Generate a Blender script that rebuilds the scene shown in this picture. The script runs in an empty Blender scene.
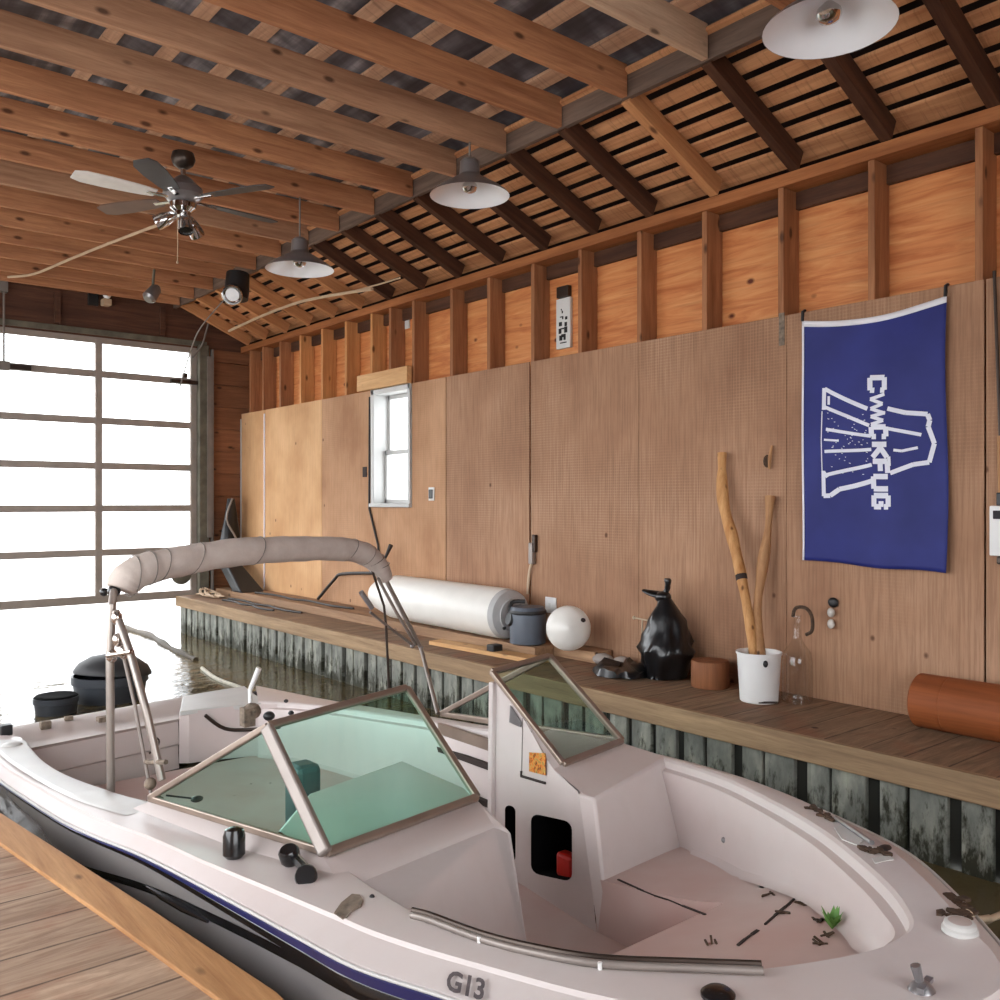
import bpy, bmesh, math, random
from mathutils import Vector, Matrix, noise
from mathutils.bvhtree import BVHTree
from mathutils.geometry import tessellate_polygon
random.seed(7)
C = bpy.context.scene.collection
PI = math.pi
# ---------------------------------------------------------------- camera numbers
F = 900.0
A1 = math.atan(743 / F)
CAMZ, HY = 1.27, 502.0
SA, CA = math.sin(A1), math.cos(A1)
DOCK, WATER, WALL = 0.045, -0.43, 5.10      # right dock top, water level, face of the wall sheets

def ray(x, y):
    l = (x - 500) / F
    return (SA + l * CA, CA - l * SA, -(y - HY) / F)
def on_x(x, y, X):
    r = ray(x, y); t = X / r[0]; return Vector((X, r[1] * t, CAMZ + r[2] * t))
def on_y(x, y, Y):
    r = ray(x, y); t = Y / r[1]; return Vector((r[0] * t, Y, CAMZ + r[2] * t))
def on_z(x, y, z):
    r = ray(x, y); t = (z - CAMZ) / r[2]; return Vector((r[0] * t, r[1] * t, z))

# ---------------------------------------------------------------- materials
def lin(r, g, b):
    f = lambda c: (c / 255 / 12.92) if c / 255 <= .04045 else ((c / 255 + .055) / 1.055) ** 2.4
    return (f(r), f(g), f(b), 1)

class NT:
    def __init__(s, name):
        s.m = bpy.data.materials.new(name); s.m.use_nodes = True
        s.t = s.m.node_tree; s.b = s.t.nodes['Principled BSDF']; s.out = s.t.nodes['Material Output']
    def n(s, kind, **kw):
        x = s.t.nodes.new(kind)
        for k, v in kw.items():
            if k in x.inputs: x.inputs[k].default_value = v
            else: setattr(x, k, v)
        return x
    def l(s, a, b): s.t.links.new(a, b)
    def ramp(s, fac, stops):
        r = s.n('ShaderNodeValToRGB')
        while len(r.color_ramp.elements) < len(stops): r.color_ramp.elements.new(.5)
        for e, (p, c) in zip(r.color_ramp.elements, stops): e.position = p; e.color = c
        s.l(fac, r.inputs[0]); return r.outputs[0]
    def mix(s, fac, a, b, blend='MIX'):
        x = s.n('ShaderNodeMix', data_type='RGBA', blend_type=blend)
        for sock, v in ((x.inputs[0], fac), (x.inputs[6], a), (x.inputs[7], b)):
            if hasattr(v, 'links'): s.l(v, sock)
            else: sock.default_value = v
        return x.outputs[2]
    def math(s, op, a, b=None):
        x = s.n('ShaderNodeMath', operation=op)
        for i, v in enumerate((a, b)):
            if v is None: continue
            if hasattr(v, 'links'): s.l(v, x.inputs[i])
            else: x.inputs[i].default_value = v
        return x.outputs[0]
    def coord(s, scale=(1, 1, 1), rnd=False):
        tc = s.n('ShaderNodeTexCoord'); v = tc.outputs['Object']
        if rnd:
            oi = s.n('ShaderNodeObjectInfo')
            m = s.n('ShaderNodeVectorMath', operation='SCALE'); m.inputs[0].default_value = (37, 53, 71)
            s.l(oi.outputs['Random'], m.inputs['Scale'])
            ad = s.n('ShaderNodeVectorMath', operation='ADD'); s.l(v, ad.inputs[0]); s.l(m.outputs[0], ad.inputs[1]); v = ad.outputs[0]
        mp = s.n('ShaderNodeMapping'); mp.inputs['Scale'].default_value = scale
        s.l(v, mp.inputs[0]); return mp.outputs[0]
    def noise(s, vec, scale, detail=4, rough=.55, dist=0):
        x = s.n('ShaderNodeTexNoise'); x.inputs['Scale'].default_value = scale; x.inputs['Detail'].default_value = detail
        x.inputs['Roughness'].default_value = rough; x.inputs['Distortion'].default_value = dist
        s.l(vec, x.inputs['Vector']); return x.outputs['Fac']
    def bump(s, h, strength=.3, dist=.01):
        x = s.n('ShaderNodeBump'); x.inputs['Strength'].default_value = strength; x.inputs['Distance'].default_value = dist
        s.l(h, x.inputs['Height']); s.l(x.outputs[0], s.b.inputs['Normal'])
    def color(s, sock): s.l(sock, s.b.inputs['Base Color'])

def plain(name, col, rough=.5, metal=0, spec=.5, var=.12, coat=0, scale=6):
    n = NT(name); n.b.inputs['Roughness'].default_value = rough; n.b.inputs['Metallic'].default_value = metal
    n.b.inputs['Specular IOR Level'].default_value = spec; n.b.inputs['Coat Weight'].default_value = coat
    f = n.noise(n.coord(), scale, 5)
    d = tuple(c * (1 - var) for c in col[:3]) + (1,); u = tuple(min(1, c * (1 + var)) for c in col[:3]) + (1,)
    n.color(n.ramp(f, [(.3, d), (.7, u)]))
    return n.m

def wood(name, dark, light, axis=0, knots=True, rough=.65, grain=1.0, rnd=True, knotcol=None, spots=1.0):
    """timber with the grain along one local axis"""
    n = NT(name); n.b.inputs['Roughness'].default_value = rough; n.b.inputs['Specular IOR Level'].default_value = .3
    sc = [14, 14, 14]; sc[axis] = .9
    v = n.coord(tuple(sc), rnd)
    g = n.noise(v, 1.4 * grain, 6, .6, .6)
    f2 = n.noise(v, 9 * grain, 3, .6)
    sc2 = [2, 2, 2]; sc2[axis] = .6
    big = n.noise(n.coord(tuple(sc2), rnd), 1.3, 2)
    c = n.ramp(g, [(.25, dark), (.5, tuple((a + b) / 2 for a, b in zip(dark, light))), (.75, light)])
    c = n.mix(n.math('MULTIPLY', n.ramp(f2, [(.45, (0, 0, 0, 1)), (.7, (1, 1, 1, 1))]), .25), c, tuple(x * .6 for x in dark[:3]) + (1,))
    c = n.mix(n.ramp(big, [(.35, (0, 0, 0, 1)), (.65, (.35, .35, .35, 1))]), c, tuple(x * .75 for x in dark[:3]) + (1,))
    if knots:
        sk = [7, 7, 7]; sk[axis] = 3.2
        vo = n.n('ShaderNodeTexVoronoi'); vo.inputs['Scale'].default_value = 1.0 * spots
        n.l(n.coord(tuple(sk), rnd), vo.inputs['Vector'])
        k = n.ramp(vo.outputs['Distance'], [(.07, (1, 1, 1, 1)), (.16, (0, 0, 0, 1))])
        c = n.mix(k, c, knotcol or tuple(x * .35 for x in dark[:3]) + (1,))
    n.color(c)
    n.bump(n.math('ADD', g, f2), .25, .004)
    return n.m

M = {}
M['joist'] = wood('joist_timber', lin(150, 96, 66), lin(218, 160, 116))
M['joist_old'] = wood('weathered_joist_timber', lin(150, 108, 82), lin(208, 164, 130))
M['pale_joist'] = wood('pale_joist_timber', lin(184, 150, 124), lin(232, 206, 176))
M['rafter'] = wood('dark_rafter_timber', lin(56, 33, 24), lin(104, 68, 48), knots=False)
M['rafter_pale'] = wood('fresh_rafter_timber', lin(176, 116, 76), lin(222, 166, 114))
M['stud'] = wood('stud_timber', lin(134, 84, 54), lin(194, 136, 94))
M['stud_pale'] = wood('pale_stud_timber', lin(178, 118, 70), lin(226, 166, 108))
M['plate'] = wood('plate_timber', lin(138, 82, 46), lin(192, 126, 78), knots=False)
M['header'] = wood('grey_header_timber', lin(86, 70, 62), lin(140, 118, 104), knots=False)
M['longplank'] = wood('long_dock_plank', lin(128, 96, 72), lin(184, 148, 114))
M['newboard'] = wood('fresh_board', lin(200, 150, 98), lin(232, 190, 138))
M['stick_a'] = wood('peeled_branch', lin(176, 116, 62), lin(236, 190, 132), axis=2, spots=2)
M['stick_b'] = wood('bare_branch', lin(158, 112, 76), lin(210, 164, 116), axis=2, spots=2)
M['stump'] = wood('stump_wood', lin(112, 68, 44), lin(162, 106, 70), axis=2, knots=False, grain=.7)
M['log'] = wood('stained_log', lin(120, 62, 30), lin(174, 98, 52), axis=1, grain=.5, spots=.5)
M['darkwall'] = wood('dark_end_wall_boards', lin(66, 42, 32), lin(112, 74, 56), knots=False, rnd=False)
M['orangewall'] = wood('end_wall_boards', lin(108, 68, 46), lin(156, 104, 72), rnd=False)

def sheathing():
    n = NT('orange_sheathing_plywood'); n.b.inputs['Roughness'].default_value = .6; n.b.inputs['Specular IOR Level'].default_value = .3
    v = n.coord((3, .7, 6)); g = n.noise(v, 2.2, 6, .6, 1.2); g2 = n.noise(n.coord((6, 1, 26)), 2, 4)
    c = n.ramp(g, [(.25, lin(184, 102, 58)), (.5, lin(212, 138, 84)), (.75, lin(228, 168, 112))])
    c = n.mix(n.math('MULTIPLY', n.ramp(g2, [(.5, (0, 0, 0, 1)), (.75, (1, 1, 1, 1))]), .35), c, lin(150, 74, 40))
    vo = n.n('ShaderNodeTexVoronoi'); vo.inputs['Scale'].default_value = 4.2; n.l(n.coord((1, .8, 1.2)), vo.inputs['Vector'])
    c = n.mix(n.ramp(vo.outputs['Distance'], [(.06, (1, 1, 1, 1)), (.13, (0, 0, 0, 1))]), c, lin(96, 44, 26))
    n.color(c); n.bump(g, .15, .004); return n.m
M['sheath'] = sheathing()

def roofboards(name, dark, light, gap_shift):
    n = NT(name); n.b.inputs['Roughness'].default_value = .7; n.b.inputs['Specular IOR Level'].default_value = .25
    g = n.noise(n.coord((9, .6, 9)), 2.2, 6, .6, .5); st = n.noise(n.coord((1.2, 26, 1.2)), 1.6, 4, .7)
    c = n.ramp(g, [(.25, dark), (.75, light)])
    c = n.mix(n.math('MULTIPLY', n.ramp(st, [(.52, (0, 0, 0, 1)), (.68, (1, 1, 1, 1))]), .45), c, tuple(x * .45 for x in dark[:3]) + (1,))
    n.color(c); n.bump(g, .2, .004); return n.m
M['roofboard'] = roofboards('skip_sheathing_boards', lin(168, 110, 74), lin(222, 166, 120), 0)
M['roofstrip'] = roofboards('upper_roof_strips', lin(160, 120, 96), lin(216, 174, 142), 0)

def darkroof():
    n = NT('dark_roof_sheet'); n.b.inputs['Roughness'].default_value = .5
    a = n.noise(n.coord((5, .5, 1)), 1.5, 4); s_ = n.noise(n.coord((1, 3, 1)), 2.5, 3)
    c = n.ramp(a, [(.35, lin(56, 50, 54)), (.55, lin(108, 104, 110)), (.72, lin(176, 170, 170))])
    c = n.mix(n.ramp(s_, [(.4, (0, 0, 0, 1)), (.6, (.6, .6, .6, 1))]), c, lin(46, 38, 40)); n.color(c); return n.m
M['darkroof'] = darkroof()
M['gapdark'] = plain('dark_felt', lin(34, 18, 13), .9, var=.3)

def hardboard(name, base, dark, light, peg=.35, rib=.4):
    n = NT(name); n.b.inputs['Roughness'].default_value = .75; n.b.inputs['Specular IOR Level'].default_value = .25
    v = n.coord()
    big = n.noise(n.coord((1, 1.1, .8)), 1.6, 4)
    c = n.ramp(big, [(.3, dark), (.5, base), (.72, light)])
    sep = n.n('ShaderNodeSeparateXYZ'); n.l(v, sep.inputs[0])
    py = n.math('SINE', n.math('MULTIPLY', sep.outputs[1], 2 * PI / .022)); pz = n.math('SINE', n.math('MULTIPLY', sep.outputs[2], 2 * PI / .022))
    peg_ = n.math('MULTIPLY', n.math('ADD', py, 1), n.math('ADD', pz, 1))      # 0..4
    where = n.ramp(n.noise(n.coord((1, .7, .9)), 1.0, 2), [(.42, (0, 0, 0, 1)), (.6, (1, 1, 1, 1))])
    k = n.math('MULTIPLY', n.math('MULTIPLY', n.ramp(peg_, [(.35, (0, 0, 0, 1)), (.75, (1, 1, 1, 1))]), where), peg)
    c = n.mix(k, c, tuple(x * .55 for x in dark[:3]) + (1,))
    ribn = n.noise(n.coord((1, 60, 2.2)), 1.0, 5, .7)
    c = n.mix(n.math('MULTIPLY', n.ramp(ribn, [(.4, (1, 1, 1, 1)), (.56, (0, 0, 0, 1))]), rib), c, tuple(x * .62 for x in dark[:3]) + (1,))
    sp = n.n('ShaderNodeTexVoronoi'); sp.inputs['Scale'].default_value = 3.0; n.l(n.coord((1, 1, .8), True), sp.inputs['Vector'])
    c = n.mix(n.math('MULTIPLY', n.ramp(sp.outputs['Distance'], [(.03, (1, 1, 1, 1)), (.06, (0, 0, 0, 1))]), .8), c, lin(80, 50, 34))
    n.color(c); n.bump(ribn, .12, .003); return n.m
M['hard'] = hardboard('brown_hardboard', lin(170, 131, 103), lin(150, 111, 86), lin(184, 146, 118))
M['hard_mid'] = hardboard('tan_panel_board', lin(184, 142, 108), lin(164, 120, 88), lin(200, 158, 124), .15, .25)
M['ply'] = hardboard('yellow_plywood', lin(206, 162, 118), lin(188, 142, 98), lin(222, 180, 136), 0, .18)

def dockwood(name, dark, light, pitch, axis_dir, grey=.0, seam=.012):
    """boards laid across; one tone per board, dark joints"""
    n = NT(name); n.b.inputs['Roughness'].default_value = .7; n.b.inputs['Specular IOR Level'].default_value = .25
    v = n.coord(); sep = n.n('ShaderNodeSeparateXYZ'); n.l(v, sep.inputs[0])
    t = n.math('DIVIDE', sep.outputs[axis_dir], pitch); idx = n.math('FLOOR', t); fr = n.math('FRACT', t)
    wn = n.n('ShaderNodeTexWhiteNoise', noise_dimensions='1D'); n.l(idx, wn.inputs['W'])
    sc = [2, 2, 2]; sc[axis_dir] = 22
    off = n.n('ShaderNodeCombineXYZ'); n.l(n.math('MULTIPLY', wn.outputs['Value'], 30), off.inputs[0]); n.l(n.math('MULTIPLY', wn.outputs['Value'], 17), off.inputs[1])
    ad = n.n('ShaderNodeVectorMath', operation='ADD'); n.l(n.coord(tuple(sc)), ad.inputs[0]); n.l(off.outputs[0], ad.inputs[1])
    g = n.noise(ad.outputs[0], 1.0, 7, .7, 1.4)
    c = n.ramp(g, [(.3, dark), (.52, tuple((a + b) / 2 for a, b in zip(dark, light))), (.7, light)])
    c = n.mix(n.math('MULTIPLY', wn.outputs['Value'], .3), c, tuple(x * .72 for x in dark[:3]) + (1,))
    st = n.noise(n.coord((1.3, 1.3, 1.3)), 2.6, 5)
    c = n.mix(n.ramp(st, [(.52, (0, 0, 0, 1)), (.72, (.55, .55, .55, 1))]), c, lin(140, 84, 58))
    vo = n.n('ShaderNodeTexVoronoi'); vo.inputs['Scale'].default_value = 2.3; n.l(v, vo.inputs['Vector'])
    c = n.mix(n.ramp(vo.outputs['Distance'], [(.03, (1, 1, 1, 1)), (.055, (0, 0, 0, 1))]), c, lin(62, 34, 24))
    s_ = seam / pitch
    wob = n.math('MULTIPLY', n.math('SUBTRACT', n.noise(n.coord((3, 3, 3)), 3, 3), .5), s_ * 1.6)
    c = n.mix(n.ramp(n.math('ADD', n.math('ABSOLUTE', n.math('SUBTRACT', fr, .5)), wob), [(.5 - s_, (0, 0, 0, 1)), (.5 - s_ * .3, (.75, .75, .75, 1))]), c, lin(56, 38, 28))
    n.color(c); n.bump(g, .3, .006); return n.m
M['dock_l'] = dockwood('weathered_dock_boards', lin(134, 106, 86), lin(196, 168, 142), .2, 1, seam=.006)
M['dock_r'] = dockwood('brown_dock_boards', lin(108, 86, 68), lin(166, 136, 108), .21, 1, seam=.007)
M['dock_edge'] = wood('dock_edge_board', lin(158, 108, 66), lin(208, 160, 110), axis=1, rnd=False, spots=1.3)
M['dock_fascia'] = wood('dock_fascia_board', lin(126, 101, 77), lin(188, 158, 122), axis=1, rnd=False, knots=False)

def bulkhead():
    n = NT('weathered_bulkhead_boards'); n.b.inputs['Roughness'].default_value = .8
    v = n.coord(); sep = n.n('ShaderNodeSeparateXYZ'); n.l(v, sep.inputs[0])
    wn = n.n('ShaderNodeTexWhiteNoise', noise_dimensions='1D'); n.l(n.math('FLOOR', n.math('DIVIDE', sep.outputs[1], .2)), wn.inputs['W'])
    a = n.noise(n.coord((3, 7, 3)), 1.5, 5, .6)
    c = n.ramp(a, [(.3, lin(96, 98, 92)), (.5, lin(132, 134, 126)), (.7, lin(170, 170, 156))])
    c = n.mix(n.math('MULTIPLY', wn.outputs['Value'], .5), c, lin(104, 106, 98))
    moss = n.noise(n.coord((2, 14, 5)), 1.5, 5, .7)
    up = n.math('MULTIPLY', n.math('SUBTRACT', -.2, sep.outputs[2]), .9)
    mo = n.math('ADD', moss, up)
    c = n.mix(n.ramp(mo, [(.52, (0, 0, 0, 1)), (.68, (1, 1, 1, 1))]), c, lin(46, 46, 32))
    n.color(c); n.bump(a, .4, .01); return n.m
M['bulk'] = bulkhead()
M['gap_back'] = plain('dark_gap', lin(26, 26, 18), .7, var=.3)

def gelcoat(name, base, pink, amt=.5, rough=.38, spk=0):
    n = NT(name); n.b.inputs['Roughness'].default_value = rough; n.b.inputs['Coat Weight'].default_value = .08; n.b.inputs['Coat Roughness'].default_value = .15; n.b.inputs['Specular IOR Level'].default_value = .35
    a = n.noise(n.coord(), 1.9, 3); b = n.noise(n.coord(), 9, 5, .6)
    c = n.mix(n.math('MULTIPLY', n.ramp(a, [(.35, (0, 0, 0, 1)), (.7, (1, 1, 1, 1))]), amt), base, pink)
    c = n.mix(n.math('MULTIPLY', n.ramp(b, [(.5, (0, 0, 0, 1)), (.8, (1, 1, 1, 1))]), .12), c, lin(168, 150, 140))
    if spk:
        vo = n.n('ShaderNodeTexVoronoi'); vo.inputs['Scale'].default_value = spk; n.l(n.coord(), vo.inputs['Vector'])
        c = n.mix(n.ramp(vo.outputs['Distance'], [(.02, (1, 1, 1, 1)), (.05, (0, 0, 0, 1))]), c, lin(96, 72, 64))
    n.color(c); return n.m
M['gel'] = gelcoat('white_gelcoat', lin(204, 195, 192), lin(199, 184, 180), .6)
M['gel_in'] = gelcoat('off_white_liner', lin(202, 190, 187), lin(195, 178, 174), .6, .35)
M['gel_floor'] = gelcoat('pink_stained_floor', lin(202, 184, 178), lin(190, 152, 143), .8, .45, 5)
M['vinyl'] = plain('white_vinyl', lin(198, 197, 194), .45, var=.05)
M['ledgegrey'] = gelcoat('dull_transom_gelcoat', lin(184, 170, 164), lin(170, 156, 150), .6, .5)

def hullmat():
    n = NT('dark_hull_paint'); n.b.inputs['Roughness'].default_value = .22; n.b.inputs['Coat Weight'].default_value = .4
    a = n.noise(n.coord((1, .6, 2)), 1.5, 3)
    n.color(n.ramp(a, [(.3, lin(112, 108, 108)), (.7, lin(146, 140, 136))])); return n.m
M['hull'] = hullmat()
M['navy'] = plain('navy_stripe', lin(26, 30, 82), .3, coat=.3)
M['black_gloss'] = plain('black_gloss', lin(20, 20, 22), .25, coat=.3)
M['black'] = plain('black_plastic', lin(28, 28, 30), .45)
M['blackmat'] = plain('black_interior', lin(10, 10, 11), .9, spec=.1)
M['bag'] = plain('black_bag_plastic', lin(16, 17, 20), .28, coat=.2)
M['tub'] = plain('slate_plastic', lin(58, 62, 68), .4)
M['tubdark'] = plain('black_tub_lid', lin(38, 38, 40), .55)
M['alu'] = plain('bronze_aluminium', lin(150, 134, 122), .34, .55)
M['alu_grey'] = plain('grey_aluminium_tube', lin(158, 149, 142), .32, .6)
M['alu_light'] = plain('bright_aluminium', lin(142, 133, 127), .45, .45)
M['steel'] = plain('stainless_steel', lin(200, 190, 182), .22, .9)
M['chrome'] = plain('chrome', lin(210, 210, 210), .08, 1.0)
M['darkmetal'] = plain('dark_bronze_metal', lin(70, 60, 54), .35, .7)
M['gunmetal'] = plain('gunmetal_shade', lin(146, 144, 146), .28, .65)
M['shade_in'] = plain('white_enamel', lin(240, 243, 248), .3, var=.02)
M['white'] = plain('white_plastic', lin(226, 226, 225), .4, var=.03)
M['tank'] = plain('white_tank_enamel', lin(232, 230, 224), .35, var=.03)
M['tankgrey'] = plain('grey_end_cap', lin(176, 176, 176), .5)
M['pump'] = plain('slate_blue_casing', lin(78, 86, 98), .45)
M['doorframe'] = plain('grey_door_frame', lin(150, 140, 132), .55)
M['jamb'] = plain('grey_green_jamb', lin(96, 92, 80), .8, var=.35)
M['bladegrey'] = plain('dark_grey_blade', lin(74, 74, 76), .45)
M['bladeglint'] = plain('blade_with_glint', lin(226, 224, 220), .4)  # white tone paints a specular glint on one blade
M['bladebrown'] = plain('brown_blade', lin(104, 78, 66), .45)
M['red'] = plain('red_plastic', lin(206, 34, 24), .4)
M['faded_red'] = plain('faded_red_plastic', lin(190, 70, 64), .45)
M['rust'] = plain('rusty_corroded_metal', lin(122, 108, 94), .8, var=.5, scale=30)
M['debris'] = plain('brown_leaf_litter', lin(74, 56, 42), .9, var=.5, scale=40)
M['leaf'] = plain('green_leaf', lin(92, 140, 58), .6)
M['seam'] = plain('dark_seam', lin(48, 36, 32), .8)
M['cablepale'] = plain('pale_cable', lin(196, 170, 142), .6)
M['cablegrey'] = plain('grey_cable', lin(120, 112, 106), .6)
M['cableblack'] = plain('black_cable', lin(34, 28, 26), .5)
M['hose'] = plain('beige_hose', lin(190, 170, 144), .6)
M['window_white'] = plain('white_window_frame', lin(186, 186, 184), .4, var=.02)
M['rope'] = plain('wet_rope', lin(190, 186, 170), .7, var=.3, scale=40)
M['branch'] = plain('wet_branch', lin(66, 56, 40), .7, var=.4, scale=20)
M['paper'] = plain('white_card', lin(214, 214, 212), .6, var=.03)
M['ink'] = plain('black_ink', lin(30, 28, 30), .7)
M['letter_ink'] = plain('worn_dark_letters', lin(84, 76, 78), .7, var=.3, scale=60)
M['emblem'] = plain('white_print', lin(222, 224, 236), .7, var=.05)
M['hem'] = plain('white_hem', lin(232, 230, 236), .7, var=.04)
M['ground'] = plain('bounce_ground', (.80, .78, .74, 1), .9, var=.05)  # bright reflector tone for the added ground
M['bead'] = plain('pale_glass_bead', lin(196, 190, 182), .12)
M['rock'] = plain('grey_cloth', lin(160, 152, 146), .85, var=.15)
M['pinkpad'] = plain('pinkish_stone', lin(178, 140, 126), .8)
M['seatdark'] = plain('slate_seat_vinyl', lin(78, 96, 98), .5)

def canvas():
    n = NT('grey_beige_canvas'); n.b.inputs['Roughness'].default_value = .85; n.b.inputs['Specular IOR Level'].default_value = .15
    a = n.noise(n.coord((2, 2, 2)), 4, 5); w = n.noise(n.coord((1, 1, 1)), 160, 2)
    n.color(n.mix(n.math('MULTIPLY', w, .2), n.ramp(a, [(.3, lin(186, 172, 163)), (.7, lin(208, 197, 189))]), lin(150, 136, 126)))
    n.bump(a, .3, .02); return n.m
M['canvas'] = canvas()

def flagcloth():
    n = NT('navy_flag_cloth'); n.b.inputs['Roughness'].default_value = .55; n.b.inputs['Specular IOR Level'].default_value = .25
    a = n.noise(n.coord(), 3, 3)
    n.color(n.ramp(a, [(.3, lin(34, 40, 104)), (.7, lin(42, 49, 120))])); return n.m
M['flag'] = flagcloth()

def gauge():
    n = NT('orange_green_sticker'); a = n.noise(n.coord(), 60, 3, .6); b = n.noise(n.coord((1, 1, 1)), 35, 2)
    c = n.ramp(a, [(.35, lin(60, 50, 20)), (.48, lin(214, 116, 34)), (.58, lin(196, 160, 90)), (.7, lin(70, 84, 40))])
    n.color(c); n.b.inputs['Roughness'].default_value = .3; return n.m
M['gauge'] = gauge()

def glassmat(name, tint, base=.035, edge=.45):
    n = NT(name); t = n.t; t.nodes.remove(n.b)
    tr = n.n('ShaderNodeBsdfTransparent'); tr.inputs[0].default_value = tint
    gl = n.n('ShaderNodeBsdfGlossy'); gl.inputs['Roughness'].default_value = .02
    lw = n.n('ShaderNodeLayerWeight'); lw.inputs[0].default_value = .5
    f = n.math('ADD', n.math('MULTIPLY', n.math('POWER', lw.outputs['Facing'], 5), edge), base)
    mx = n.n('ShaderNodeMixShader'); n.l(f, mx.inputs[0]); n.l(tr.outputs[0], mx.inputs[1]); n.l(gl.outputs[0], mx.inputs[2])
    n.l(mx.outputs[0], n.out.inputs[0]); return n.m
M['tintglass'] = glassmat('green_tinted_glass', (.79, .985, .925, 1), .02, .3)
M['greyglass'] = glassmat('grey_green_glass', (.83, .90, .865, 1), .02, .3)
M['clearglass'] = glassmat('clear_glass', (.97, .98, .98, 1))
M['jugglass'] = glassmat('jug_glass', (.975, .975, .97, 1), .03, .7)

def watermat():
    n = NT('olive_water'); n.b.inputs['Roughness'].default_value = .06; n.b.inputs['IOR'].default_value = 1.33
    a = n.noise(n.coord((1, 1, 1)), 1.4, 3); n.color(n.ramp(a, [(.3, lin(80, 71, 48)), (.7, lin(108, 96, 68))]))
    w = n.noise(n.coord((1.2, 2.6, 1)), 2.2, 4, .55, .8); n.bump(w, .35, .03); return n.m
M['water'] = watermat()

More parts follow.
